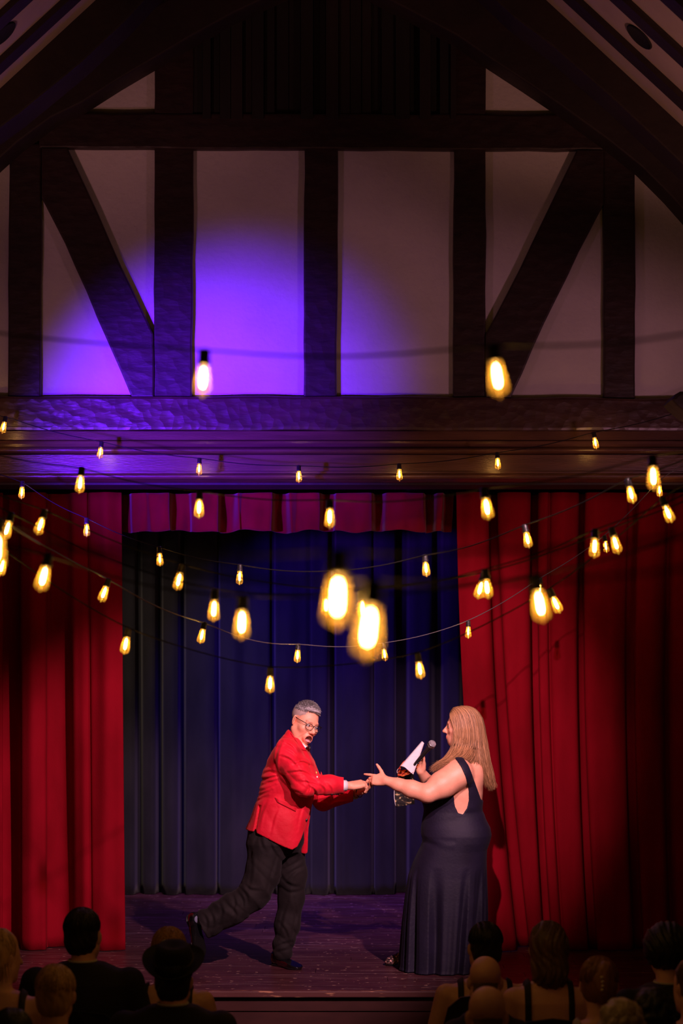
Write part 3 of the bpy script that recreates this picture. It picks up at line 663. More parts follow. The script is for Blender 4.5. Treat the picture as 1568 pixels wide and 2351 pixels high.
def hand(f, wrist, d, n, left, L=0.185, curl=(.4, .5, .6, .6), spread=0.08, thumb=(0.6, 0.3), wr=0.026, thick=1.0, own=None):
    """d: towards the fingers, n: out of the palm. curl: per finger bend (radians per joint); thumb: (opening from d in the palm plane, lift towards palm)"""
    d = nrm(d); n = nrm(np.asarray(n, float) - d * (np.asarray(n, float) @ d)); s = np.cross(n, d) if left else np.cross(d, n)
    w = np.asarray(wrist, float); u = L / 0.185; tips = []
    pal = 0.092 * u
    for o, r in ((-0.026, .0125), (-0.009, .0135), (0.009, .0135), (0.026, .0125)):
        f.cone(w + s * o * 0.55 * u + d * 0.008 * u, w + s * o * u + d * pal * 0.93, r * 1.15 * u * thick, r * 0.92 * u * thick, 0.014)
    f.cone(w + s * 0.018 * u + d * 0.02 * u + n * 0.006, w + s * 0.033 * u + d * 0.055 * u + n * 0.008, 0.014 * u * thick, 0.012 * u * thick, 0.014)
    f.cone(w - s * 0.022 * u + d * 0.02 * u + n * 0.005, w - s * 0.026 * u + d * 0.06 * u + n * 0.004, 0.012 * u * thick, 0.012 * u * thick, 0.014)
    lens = [0.074, 0.084, 0.078, 0.060]; offs = [0.029, 0.0095, -0.0095, -0.028]
    for i in range(4):
        c = curl[i]; c = c if isinstance(c, (tuple, list)) else (c, c * 1.15, c * 0.8)
        p = w + s * offs[i] * u + d * (pal * (0.95 if i != 3 else 0.86)); r = (0.0092, 0.0096, 0.0090, 0.0080)[i] * u * thick
        a = 0; dd = nrm(d + s * spread * (1.5 - i) * 0.6); P = [p]
        for j, fr in enumerate((0.45, 0.31, 0.24)):
            a += c[j]; v = dd * math.cos(a) + n * math.sin(a); q = P[-1] + v * lens[i] * u * fr
            f.cone(P[-1], q, r * (1 - 0.09 * j), r * (0.93 - 0.10 * j), 0.004); P.append(q)
        tips.append((P[-1], nrm(P[-1] - P[-2]), r))
    a, b = thumb; p = w + s * 0.026 * u + d * 0.022 * u + n * 0.006; v = nrm(d * math.cos(a) + s * math.sin(a) + n * b)
    q = p + v * 0.046 * u; f.cone(p, q, 0.0155 * u * thick, 0.0115 * u * thick, 0.012)
    v2 = nrm(v + d * 0.22 + n * b * 0.4); q2 = q + v2 * 0.032 * u; f.cone(q, q2, 0.0112 * u * thick, 0.0100 * u * thick, 0.004)
    v3 = nrm(v2 + d * 0.10); q3 = q2 + v3 * 0.024 * u; f.cone(q2, q3, 0.0100 * u * thick, 0.0080 * u * thick, 0.004)
    tips.append((q3, v3, 0.009 * u)); return tips, (d, n, s)

SKIN = (0.78, 0.50, 0.38)
M['skin'] = mat('skin', (0.80, 0.36, 0.225), 0.48, (0.86, 0.41, 0.26), 22, attr=True, bump=0.12, bscale=140)
M['skin'].node_tree.nodes['Principled BSDF'].inputs['Subsurface Weight'].default_value = 0.0
M['audience_skin'] = mat('audience_skin', (0.74, 0.38, 0.28), 0.5, (0.80, 0.43, 0.32), 14)
M['red_jacket'] = mat('red_jacket', (0.66, 0.004, 0.022), 0.62, (0.78, 0.007, 0.034), 9, sheen=0.35, spec=0.3, sheen_tint=(1, 0.25, 0.2), bump=0.35, bscale=26)
M['black_cloth'] = mat('black_cloth', (0.011, 0.008, 0.008), 0.8, (0.017, 0.012, 0.012), 8, bump=0.25, bscale=40, sheen=0.03, spec=0.25)
M['suit_cloth'] = mat('suit_cloth', (0.010, 0.009, 0.010), 0.75, (0.016, 0.013, 0.014), 8)
M['navy_dress'] = mat('navy_dress', (0.0065, 0.0042, 0.017), 0.65, (0.010, 0.0065, 0.024), 7, sheen=0.02, spec=0.3, bump=0.15, bscale=60)
M['black_patent'] = mat('black_patent', (0.006, 0.006, 0.007), 0.10, coat=1.0)
M['white_cloth'] = mat('white_cloth', (0.8, 0.8, 0.82), 0.6)
M['black_plastic'] = mat('black_plastic', (0.012, 0.011, 0.012), 0.25)
M['hair'] = mat('hair', (0.9, 0.9, 0.9), 0.42, attr=True, spec=0.4)
M['sock'] = mat('sock', (0.16, 0.17, 0.25), 0.8)
def plain(name, c, r=0.5, **k):
    if name not in M: M[name] = mat(name, c, r, **k)
    return M[name]
def ball(name, c, r, m, parent, seg=14):
    bm = bmesh.new(); bmesh.ops.create_uvsphere(bm, u_segments=seg, v_segments=seg // 2 + 2, radius=1.0)
    rr = r if hasattr(r, '__len__') else (r, r, r)
    for v in bm.verts: v.co = Vector(c) + Vector((v.co.x * rr[0], v.co.y * rr[1], v.co.z * rr[2]))
    return keep(link(name, bm_mesh(name, bm), m, None, True), parent)
def fobj(name, fld, m, parent, smooth=2, color=None):
    return keep(link(name, fld.mesh(name, smooth, color), m), parent)
def blend(c, base, new, w):
    return base * (1 - w[:, None]) + np.array(new)[None, :] * w[:, None]
def gss(d, r): return np.exp(-(d / r) ** 2)

# ================================================================== the man in the red jacket
YM = 12.82
man = empty('person', (W(650, 0, 12.9).x, 12.9, ST), 'grey-haired man in a red velvet jacket leaning back on one leg, mouth wide open', 'person')
def Pm(px, py, Y=YM): return np.array(W(px, py, Y))
roll = math.radians(20); yaw = math.radians(38)
fw = A3(math.sin(yaw), -math.cos(yaw), -0.02)
cr, sr = math.cos(roll), math.sin(roll)          # roll about the view axis, top towards +x
def rl(v): return A3(v[0] * cr + v[2] * sr, v[1], -v[0] * sr + v[2] * cr)
HM = Head(Pm(701, 1663, 12.80), rl(nrm(fw)), rl(A3(0, 0, 1)), 1.05)
_e = HM.p(0, 0.095, 0); HM.o = HM.o + A3(Pm(719, 0)[0] - _e[0], 0, Pm(0, 1668)[2] - _e[2])
f = Fld(A3(W(420, 0, YM).x, 12.38, 0.52), A3(W(880, 0, YM).x, 13.15, W(0, 1600, YM).z), 0.0036)
build_head(f, HM, mouth=1.0)
f.cone(Pm(690, 1690, 12.83), Pm(676, 1718, 12.84), 0.058, 0.066, 0.03)
# torso, legs (kept inside the clothes)
f.loft(rowsz([(1712, 650, 700, .13), (1735, 632, 708, .17), (1781, 616, 714, .16), (1817, 612, 710, .15), (1849, 604, 705, .15), (1900, 590, 680, .15), (1940, 592, 665, .13)], YM), YM, 0.03)
kneeR = Pm(587, 2052, 12.70); ankR = Pm(456, 2122, 12.72)
f.chain([Pm(612, 1940, 12.74), kneeR, ankR], [.085, .062, .040]); f.chain([Pm(660, 1945, 12.93), Pm(668, 2058, 12.93), Pm(649, 2190, 12.93)], [.085, .062, .040])
# arms inside sleeves, forearms and hands
shR, elR, wrR = Pm(662, 1728, 12.62), Pm(703, 1803, 12.54), Pm(803, 1804, 12.66)
shL, elL, wrL = Pm(682, 1730, 13.00), Pm(742, 1838, 13.00), Pm(817, 1821, 12.84)
f.chain([shR, elR, wrR], [.055, .042, .027]); f.chain([shL, elL, wrL], [.055, .042, .027])
hR, _ = hand(f, wrR, Pm(851, 1795, 12.72) - wrR, A3(0.05, .50, -.87), False, 0.192, curl=(.50, .62, .68, .72), thumb=(.45, .55))
hL, _ = hand(f, wrL, Pm(862, 1808, 12.76) - wrL, A3(0.0, -.45, .9), True, 0.190, curl=(.35, .40, .45, .5), thumb=(.5, .4))
def man_col(V):
    c = np.ones((len(V), 3)); L = HM.loc(V); x, y, z = L.T
    hd = (np.abs(x) < 0.1) & (np.abs(y) < 0.14) & (z > -0.13) & (z < 0.15)
    lip = np.exp(-(((np.abs(x) / 0.0285) ** 2 + ((z + 0.081) / 0.024) ** 2 - 1) / 0.30) ** 2) * (y > 0.075) * hd
    c = blend(None, c, (0.86, 0.52, 0.52), np.clip(lip * 0.8, 0, 1))
    ins = ((x / 0.026) ** 2 + ((z + 0.081) / 0.021) ** 2 < 1) * (y < 0.107) * (y > 0.055) * hd
    c = blend(None, c, (0.14, 0.05, 0.05), ins.astype(float))
    # cropped grey sides
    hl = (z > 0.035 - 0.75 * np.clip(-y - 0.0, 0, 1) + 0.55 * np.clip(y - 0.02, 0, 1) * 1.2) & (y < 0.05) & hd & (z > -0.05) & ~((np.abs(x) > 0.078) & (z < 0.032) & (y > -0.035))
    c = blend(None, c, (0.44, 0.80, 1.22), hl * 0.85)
    br = np.exp(-((z - 0.0215 - 0.1 * (np.abs(x) - 0.03)) / 0.0045) ** 2) * (np.abs(x) > 0.012) * (np.abs(x) < 0.050) * (y > 0.06) * hd
    c = blend(None, c, (0.50, 0.45, 0.45), np.clip(br, 0, 1) * 0.8)
    # smile folds: crease shade painted into the skin colour
    fo = np.exp(-((np.abs(x) - 0.030 - 0.35 * np.clip(-z - 0.04, 0, .05)) / 0.0025) ** 2) * (z < -0.038) * (z > -0.09) * (y > 0.05) * hd
    c = blend(None, c, (0.70, 0.45, 0.42), np.clip(fo, 0, 1) * 0.7)
    return c
fobj('body', f, M['skin'], man, 2, man_col)
for s_ in (-1, 1):
    e = HM.p(s_ * 0.031, 0.0815, 0.000); ball('eye', e, 0.0118 * 1.1, plain('eye_white', (0.75, 0.70, 0.68), 0.2), man)
    ball('pupil', HM.p(s_ * 0.031 - 0.001, 0.0925, -0.0005), 0.0048, plain('pupil', (0.02, 0.015, 0.012), 0.1), man, 10)
# tongue and teeth
f = Fld(HM.p(0, 0.08, -0.08) - 0.05, HM.p(0, 0.08, -0.08) + 0.05, 0.0025)
HM.ell(f, (0, 0.089, -0.092), (0.018, 0.022, 0.0095), 0.004); fobj('tongue', f, plain('tongue', (0.75, 0.30, 0.32), 0.35), man)
f = Fld(HM.p(0, 0.08, -0.08) - 0.05, HM.p(0, 0.08, -0.08) + 0.05, 0.0025)
HM.cone(f, (-0.017, 0.087, -0.0640), (0.017, 0.087, -0.0640), 0.0048, 0.0048, 0.002); fobj('teeth', f, plain('teeth', (0.85, 0.80, 0.72), 0.25), man)
# hair on top: swept volume plus short tufts
f = Fld(HM.o - 0.17, HM.o + 0.2, 0.004)
HM.ell(f, (0, -0.018, 0.052), (0.074, 0.094, 0.083), 0.01); HM.ell(f, (0, 0.045, 0.092), (0.050, 0.040, 0.022), 0.02)
def below(x, y, z):
    q = [(HM.R[i][0] * (x - HM.o[0]) + HM.R[i][1] * (y - HM.o[1]) + HM.R[i][2] * (z - HM.o[2])) / HM.s for i in range(3)]
    return (0.068 + 0.28 * np.clip(q[1], -0.2, 0.2) - q[2]) * HM.s
f.cutfn(below)
fobj('hair', f, plain('grey_hair', (0.26, 0.24, 0.25), 0.55, col2=(0.42, 0.40, 0.41), scale=60, bump=0.5, bscale=120), man, 1)
paths, rad, cl = [], [], []
for i in range(2600):
    th = rng.uniform(-math.pi, math.pi); ph = rng.uniform(0.0, 1.45) ** 0.85
    n = A3(math.sin(ph) * math.cos(th), math.sin(ph) * math.sin(th), math.cos(ph))
    q = A3(0.075 * n[0], -0.016 + 0.096 * n[1], 0.052 + 0.084 * n[2])
    if q[2] < 0.062 + 0.26 * q[1]: continue
    d = nrm(n * 0.5 + A3(rng.normal(0, .25), 0.85 + rng.normal(0, .2), 0.15)); L = rng.uniform(0.010, 0.023) * (0.6 if q[2] < 0.10 else 1.0)
    d2 = nrm(d + A3(0, 0.35, -0.45)); paths.append([HM.p(*(q - n * 0.003)), HM.p(*(q + d * L * 0.55)), HM.p(*(q + d * L * 0.55 + d2 * L * 0.45))])
    rad.append([0.0016, 0.0013, 0.0004]); g = rng.uniform(0.13, 0.62); cl.append((g, g * 0.93, g * 0.94))
keep(tubes('hair_tuft', paths, rad, M['hair'], None, 3, attr=cl), man)['kind'] = 'stuff'
# glasses
gl = empty('glasses', HM.p(0, 0.10, 0)); keep(gl, man)
def ring(cx, cz, n=26):
    out = []
    for k in range(n):
        a = 2 * math.pi * k / n; ca, sa = math.cos(a), math.sin(a)
        out.append(HM.p(cx + 0.0245 * np.sign(ca) * abs(ca) ** 0.85, 0.110 - 0.35 * abs(cx + 0.0245 * ca) ** 1.5 * 3, cz + (0.0185 if sa > 0 else 0.021) * sa * (1.0 if sa < 0 else 0.92)))
    return out
g2 = []
for s_ in (-1, 1): g2.append(keep(tubes('rim', [ring(s_ * 0.032, -0.004)], [0.0021], M['black_plastic'], None, 6, True), gl))
for q in g2: q.matrix_parent_inverse = Matrix.Translation(gl.location).inverted()
M['lens'] = bpy.data.materials.new('lens'); M['lens'].use_nodes = True
_N, _L = nt(M['lens']); _N.remove(_N['Principled BSDF']); _t = _N.new('ShaderNodeBsdfTransparent'); _g = _N.new('ShaderNodeBsdfGlossy'); _g.inputs['Roughness'].default_value = 0.03
_m = _N.new('ShaderNodeMixShader'); _m.inputs[0].default_value = 0.04; _L.new(_t.outputs[0], _m.inputs[1]); _L.new(_g.outputs[0], _m.inputs[2]); _L.new(_m.outputs[0], _N['Material Output'].inputs[0])
for s_ in (-1, 1):
    bm = bmesh.new(); R_ = ring(s_ * 0.032, -0.004); off_ = HM.R[1] * 0.0006
    a_ = [bm.verts.new(q + off_) for q in R_]; b_ = [bm.verts.new(q - off_) for q in R_]; bm.faces.new(a_); bm.faces.new(b_[::-1])
    for k in range(len(a_)): bm.faces.new((a_[k], b_[k], b_[(k + 1) % len(a_)], a_[(k + 1) % len(a_)]))
    keep(link('lens', bm_mesh('lens', bm), M['lens']), gl)
keep(tubes('bridge', [[HM.p(-0.010, 0.108, 0.004), HM.p(0, 0.112, 0.0075), HM.p(0.010, 0.108, 0.004)]], [0.0020], M['black_plastic'], None, 5), gl)
for s_ in (-1, 1):
    keep(tubes('temple', [crom([HM.p(s_ * 0.056, 0.098, 0.008), HM.p(s_ * 0.074, 0.085, 0.012), HM.p(s_ * 0.081, 0.03, 0.016), HM.p(s_ * 0.081, -0.006, 0.020), HM.p(s_ * 0.080, -0.024, 0.006)], 5)], [0.0026], M['black_plastic'], None, 6), gl)

# trousers
f = Fld(A3(W(440, 0, YM).x, 12.45, ST + 0.02), A3(W(720, 0, YM).x, 13.2, W(0, 1870, YM).z), 0.0055)
f.loft(rowsz([(1880, 580, 698, .165), (1907, 569, 699, .175), (1935, 568, 698, .17), (1956, 580, 685, .08)], YM), YM, 0.03)
f.chain([Pm(611, 1950, 12.74), Pm(603, 2010, 12.72), Pm(584, 2054, 12.70), Pm(535, 2086, 12.70), Pm(470, 2122, 12.71)], [.118, .100, .084, .086, .092], 0.07)
f.chain([Pm(661, 1955, 12.93), Pm(670, 2010, 12.93), Pm(670, 2060, 12.93), Pm(660, 2120, 12.93), Pm(648, 2185, 12.93)], [.110, .092, .080, .074, .064], 0.05)
hd_ = nrm(Pm(470, 2122, 12.71) - Pm(535, 2086, 12.70)); hc = Pm(466, 2126, 12.71)
z0_ = W(0, 2203, 12.93).z
def trcut(x, y, z):
    a = (x - hc[0]) * hd_[0] + (z - hc[2]) * hd_[2]
    near = (x - W(500, 0, YM).x) * 1.0
    return np.maximum(np.where(x < W(560, 0, YM).x, a, -1), z0_ + 0.0 * x - z + 0.0 * y)
f.cutfn(trcut)
def rdg(v): return 1.6 * (0.5 - np.abs(np.sin(v * 0.5))) 
def wr(x, y, z):
    u = (x - Pm(590, 0)[0]); w_ = z - 1.0
    a = 0.007 * rdg(62 * (x * 0.8 + z * 0.6) + 5 * np.sin(14 * z + 9 * x)) * np.exp(-((x - Pm(590, 0)[0]) ** 2 + (z - Pm(0, 2040)[2]) ** 2) / 0.02)
    b = 0.0065 * rdg(55 * (z * 0.9 - x * 0.5) + 4 * np.sin(16 * x)) * np.exp(-((x - Pm(655, 0)[0]) ** 2 / 0.02 + (z - Pm(0, 2180)[2]) ** 2 / 0.006))
    c = 0.0065 * rdg(48 * (x + z * 0.35) + 6 * np.sin(7 * z + 5 * y)) * np.sin(9 * z + 2)
    d = 0.006 * rdg(60 * (x * 0.5 + z) + 3 * np.sin(20 * x)) * np.exp(-((x - Pm(480, 0)[0]) ** 2 / 0.012))
    return a + b + c + d
f.disp(wr)
creases(f, [[(600, 1912), (603, 1930), (612, 1950)], [(618, 1915), (628, 1945), (655, 1983)], [(696, 1972), (668, 1988), (640, 2003)], [(698, 1990), (675, 2000), (655, 2020)],
    [(548, 2040), (561, 2058), (560, 2078)], [(556, 2034), (568, 2046), (572, 2066)], [(566, 2025), (578, 2034), (600, 2036)], [(535, 2045), (543, 2062), (538, 2085)], [(505, 2062), (514, 2084), (505, 2112)],
    [(468, 2088), (480, 2108), (474, 2140)], [(482, 2082), (494, 2102), (487, 2136)], [(520, 2060), (545, 2090), (530, 2120)], (.8, [(575, 1925), (580, 1980), (575, 2030)]), (.8, [(640, 1950), (625, 2000), (608, 2060)]),
    [(660, 2072), (648, 2105), (640, 2150)], [(675, 2062), (678, 2105), (668, 2165)], [(627, 2184), (645, 2172), (668, 2166)], [(626, 2194), (645, 2186), (668, 2181)], [(640, 2120), (655, 2140), (662, 2165)],
    [(642, 2012), (660, 2030), (690, 2040)], [(645, 2040), (665, 2050), (697, 2046)]], YM, 0.0062, 3.6)
fobj('trousers', f, M['black_cloth'], man, 1)

# jacket
f = Fld(A3(W(545, 0, YM).x, 12.38, W(0, 1975, YM).z), A3(W(825, 0, YM).x, 13.2, W(0, 1665, YM).z), 0.0045)
rows = [(1693, 655, 700, .095), (1702, 643, 706, .15), (1715, 630, 712, .195), (1745, 614, 722, .205), (1781, 602, 729, .20), (1817, 597, 724, .185), (1849, 585, 716, .185), (1880, 574, 711, .195), (1902, 564, 708, .20), (1965, 548, 706, .205)]
f.loft(rowsz(rows, YM), YM, 0.02, n=2.6)
f.cone(Pm(674, 1692, YM), Pm(670, 1708, YM), .060, .085, 0.03)
# collar rising behind the neck
f.chain([shR + A3(-.01, .02, .01), shR + A3(0, 0, -.03), (shR + elR) / 2 + A3(0, -.01, 0), elR + A3(-.01, 0, .0), (elR + wrR) / 2 + A3(0.01, 0, .004), wrR + A3(-.015, 0, 0)], [.080, .086, .080, .068, .060, .051], 0.03)
f.chain([shL, (shL + elL) / 2, elL, wrL + A3(-.005, 0, 0)], [.080, .072, .064, .048], 0.03)
hem = np.array([(540, 1900), (562, 1902), (590, 1906), (620, 1920), (650, 1936), (672, 1945), (684, 1938), (693, 1920), (702, 1895), (709, 1870), (714, 1850), (730, 1850)])
hem2 = np.array([(540, 1902), (590, 1906), (650, 1940), (690, 1960), (700, 1962), (708, 1958), (716, 1900), (722, 1850), (730, 1850)])
def jcut(x, y, z):
    px = x * F / YM + PX0; py = (CZ - z) * F / YM + PY0
    h1 = np.interp(px, hem[:, 0], hem[:, 1]); h2 = np.interp(px, hem2[:, 0], hem2[:, 1]); w_ = np.clip((y - YM + 0.02) / 0.06, 0, 1)
    d = (py - (h1 * (1 - w_) + h2 * w_)) * YM / F * 0.8
    return np.where(px < 718, d, -1)
f.cutfn(jcut)
def neckcut(x, y, z):
    px = x * F / YM + PX0; py = (CZ - z) * F / YM + PY0
    return np.where((px > 640) & (px < 735) & (py < 1790), (np.interp(px, [640, 655, 664, 680, 692, 702, 712, 722, 730, 740], [1660, 1668, 1676, 1688, 1701, 1716, 1734, 1754, 1775, 1800]) - py) * 0.0022, -1)
f.cutfn(neckcut)
cf = nrm(wrR - elR); cL = nrm(wrL - elL)
def cuffcut(x, y, z):
    a = (x - Pm(789, 0, 12.62)[0]); 
    return np.where((y < 12.78) & (x > Pm(740, 0)[0]), a, np.where(x > Pm(760, 0)[0], (x - Pm(811, 0, 12.86)[0]), -1))
f.cutfn(cuffcut)
def jw(x, y, z):
    px = x * F / YM + PX0; py = (CZ - z) * F / YM + PY0
    g = lambda cx, cy, sx, sy: np.exp(-((px - cx) / sx) ** 2 - ((py - cy) / sy) ** 2)
    a = 0.0085 * rdg((py * 0.80 + px * 0.35) / 4.6 + 1.2 * np.sin(px / 13)) * g(612, 1800, 26, 45)         # pulls at the small of the back
    b = 0.008 * rdg((py * 0.75 - px * 0.62) / 5.0 + 1.0 * np.sin(py / 16)) * g(690, 1775, 34, 34)         # creases of the upper sleeve
    c = 0.008 * rdg((px * 0.9 + py * 0.35) / 4.8 + np.sin(py / 9)) * g(722, 1808, 24, 26)                # inside of the elbow
    d = 0.0030 * rdg((px * 0.8 - py * 0.5) / 7.0) * g(655, 1875, 60, 50)
    e = 0.006 * rdg((py * 0.9 - px * 0.3) / 5.5 + 1.4 * np.sin(px / 17)) * g(650, 1715, 30, 22)
    v = 0.016 * np.exp(-((px - (598 - (py - 1850) * 0.18)) / 2.6) ** 2) * (py > 1845) * (y < YM)           # back vent
    return a + b + c + d + e + v
f.disp(jw)
creases(f, [(1.3, [(672, 1752), (698, 1745), (722, 1760)]), (1.3, [(664, 1768), (698, 1766), (730, 1788)]), [(688, 1786), (712, 1790), (736, 1798)], (1.3, [(712, 1796), (724, 1810), (722, 1826)]), [(698, 1776), (710, 1798), (702, 1820)],
    [(734, 1792), (744, 1806), (742, 1822)], (.8, [(752, 1794), (760, 1806), (757, 1820)]), (1.2, [(605, 1775), (624, 1768), (643, 1773)]), (1.2, [(602, 1789), (622, 1783), (648, 1776)]), [(599, 1803), (618, 1795), (642, 1786)],
    [(596, 1815), (614, 1808), (633, 1798)], [(593, 1827), (608, 1819), (625, 1810)], [(589, 1839), (603, 1831), (616, 1824)], (1.2, [(648, 1698), (638, 1728), (635, 1760), (646, 1786), (668, 1810), (688, 1826)]),
    [(652, 1700), (672, 1712), (690, 1736)], [(650, 1714), (674, 1726), (694, 1750)], [(646, 1730), (670, 1740), (690, 1762)], (.6, [(640, 1850), (630, 1875), (622, 1912)]), (.5, [(700, 1838), (690, 1866), (684, 1900)]),
    (.6, [(614, 1835), (602, 1862), (594, 1900)]), (.8, [(650, 1790), (668, 1806), (690, 1812)]), (.7, [(760, 1846), (740, 1840), (722, 1846)]), (.7, [(795, 1836), (770, 1838), (750, 1850)])], YM, 0.0075, 2.9)
fobj('jacket', f, M['red_jacket'], man, 1)
jacket_z = None
def onside(px, py, Y): return Vector(Pm(px, py, Y))
# pocket flap, lapel, front button, sleeve buttons
def slab(name, pts, Y, th, m, parent, bev=0.002):
    bm = bmesh.new(); P = [W(a, b, yy) for (a, b), yy in zip(pts, Y)]
    a_ = [bm.verts.new((p.x, p.y - th / 2, p.z)) for p in P]; b_ = [bm.verts.new((p.x, p.y + th / 2, p.z)) for p in P]; n = len(P)
    bm.faces.new(a_); bm.faces.new(b_[::-1])
    for i in range(n): bm.faces.new((a_[i], b_[i], b_[(i + 1) % n], a_[(i + 1) % n]))
    bmesh.ops.recalc_face_normals(bm, faces=bm.faces)
    return keep(link(name, bm_mesh(name, bm), m), parent)
from mathutils.bvhtree import BVHTree
def bvh_of(o):
    me = o.data; v = [tuple(p.co) for p in me.vertices]; return BVHTree.FromPolygons(v, [tuple(p.vertices) for p in me.polygons])
def onsurf(b, px, py, off=0.003):
    d = W(px, py, 1.0) - Vector((0, 0, CZ)); d.normalize(); h = b.ray_cast(Vector((0, 0, CZ)), d, 40)
    return (h[0] - d * off) if h[0] is not None else W(px, py, YM)
def patch(name, pts, b, th, m, parent, off=0.002, n=6):
    """a thin piece of cloth laid on a surface: grid between 4 image corners (tl,tr,br,bl)"""
    bm = bmesh.new(); tl_, tr2, br_, bl_ = [np.array(p, float) for p in pts]; G = []
    for side in (0, 1):
        g = []
        for i in range(n + 1):
            row = []
            for j in range(n + 1):
                u, v = j / n, i / n; p = (tl_ * (1 - u) + tr2 * u) * (1 - v) + (bl_ * (1 - u) + br_ * u) * v
                q = onsurf(b, p[0], p[1], off + (th if side == 0 else 0)); row.append(bm.verts.new(q))
            g.append(row)
        G.append(g)
    for i in range(n):
        for j in range(n):
            for s_, g in enumerate(G):
                q = (g[i][j], g[i + 1][j], g[i + 1][j + 1], g[i][j + 1]); bm.faces.new(q if s_ == 0 else q[::-1])
    ed = [(0, j) for j in range(n)] + [(i, n) for i in range(n)] + [(n, j) for j in range(n, 0, -1)] + [(i, 0) for i in range(n, 0, -1)]
    for k in range(len(ed)):
        a, c = ed[k], ed[(k + 1) % len(ed)]; bm.faces.new((G[0][a[0]][a[1]], G[0][c[0]][c[1]], G[1][c[0]][c[1]], G[1][a[0]][a[1]]))
    bmesh.ops.recalc_face_normals(bm, faces=bm.faces)
    return keep(link(name, bm_mesh(name, bm), m, None, True), parent)
jk = [o for o in man.children if o.name.startswith('jacket')][0]; JB = bvh_of(jk)
keep(jk, man)
patch('pocket_flap', [(631, 1831), (683, 1849), (679, 1863), (637, 1842)], JB, 0.006, M['red_jacket'], man, 0.001)
lap = [(668, 1689), (683, 1698), (703, 1738), (698, 1750)]
patch('lapel', [(667, 1683), (675, 1681), (712, 1725), (694, 1722)], JB, 0.006, M['red_jacket'], man, 0.002, 8)
for i, (a, b_) in enumerate(((703, 1883),)):
    p = onsurf(JB, a, b_, 0.002); ball('front_button', p, (0.010, 0.005, 0.010), M['black_plastic'], man)
for k in range(4):
    p = onsurf(JB, 762 + k * 5.2, 1823.5, 0.0015); ball('sleeve_button', p, (0.0065, 0.004, 0.0065), M['black_plastic'], man, 10)
for a, b_, c_, r_ in ((728, 1774, (0.8, 0.55, 0.12), .008), (730, 1784, (0.85, 0.8, 0.75), .007), (729, 1779, (0.7, 0.03, 0.05), .007)):
    p = onsurf(JB, a - 2, b_, 0.001); ball('medal', p, (r_ * .8, 0.005, r_), plain('medal_%d' % b_, c_, 0.3), man, 10)
# shirt cuffs
for wr_, el_, a, rr in ((wrR, elR, -0.037, .036), (wrL, elL, -0.012, .038)):
    dv = nrm(wr_ - el_); c0 = wr_ + dv * a; V = []
    n_ = 20; A_ = nrm(np.cross(dv, [0, 0, 1])); B_ = np.cross(dv, A_); bm = bmesh.new(); R_ = []
    for t, r_ in ((-0.05, rr), (0.010, rr), (0.010, rr - .004), (-0.05, rr - .004)):
        R_.append([bm.verts.new(c0 + dv * t + (A_ * math.cos(q) + B_ * math.sin(q)) * r_) for q in np.arange(n_) * 2 * math.pi / n_])
    for k in range(4):
        for q in range(n_): bm.faces.new((R_[k][q], R_[k][(q + 1) % n_], R_[(k + 1) % 4][(q + 1) % n_], R_[(k + 1) % 4][q]))
    bmesh.ops.recalc_face_normals(bm, faces=bm.faces)
    keep(link('shirt_cuff', bm_mesh('shirt_cuff', bm), M['white_cloth'], None, True), man)
wb = wrL + nrm(wrL - elL) * 0.028
def bracelet(c, dv, r, t, m, parent, nm):
    A_ = nrm(np.cross(dv, [0, 0, 1])); B_ = np.cross(dv, A_)
    keep(tubes(nm, [[c + (A_ * math.cos(q) + B_ * math.sin(q)) * r for q in np.arange(20) * 2 * math.pi / 20]], [t], m, None, 6, True), parent)
bracelet(wb, nrm(wrL - elL), .032, .0035, plain('watch', (0.05, 0.06, 0.03), 0.3), man, 'watch_strap')
# shirt collar, front and bow tie at the open front of the jacket
f = Fld(Pm(700, 1715, 12.70) - 0.16, Pm(700, 1715, 12.70) + 0.16, 0.004)
f.chain([Pm(683, 1702, 12.735), Pm(694, 1712, 12.70), Pm(702, 1716, 12.70)], [.010, .012, .010], 0.01)
f.loft(rowsz([(1714, 688, 704, .09), (1740, 685, 706, .09), (1775, 685, 708, .09)], YM), 12.80, 0.01)
fobj('shirt', f, M['white_cloth'], man)
tc_ = Pm(704, 1718, 12.69); f = Fld(tc_ - 0.08, tc_ + 0.08, 0.0028); f.ell(tc_, (.007, .008, .009), None, .004)
for s_ in (-1, 1):
    dv = nrm(A3(.62, -.55, .10) * s_); up_ = nrm(A3(.25, 0, 1)); Rb = np.array([dv, np.cross(up_, dv), up_])
    f.ell(tc_ + dv * .016, (.014, .006, .010), Rb, .004); f.ell(tc_ + dv * .027, (.008, .006, .018), Rb, .006)
fobj('bow_tie', f, plain('satin', (0.008, 0.008, 0.009), 0.25), man)

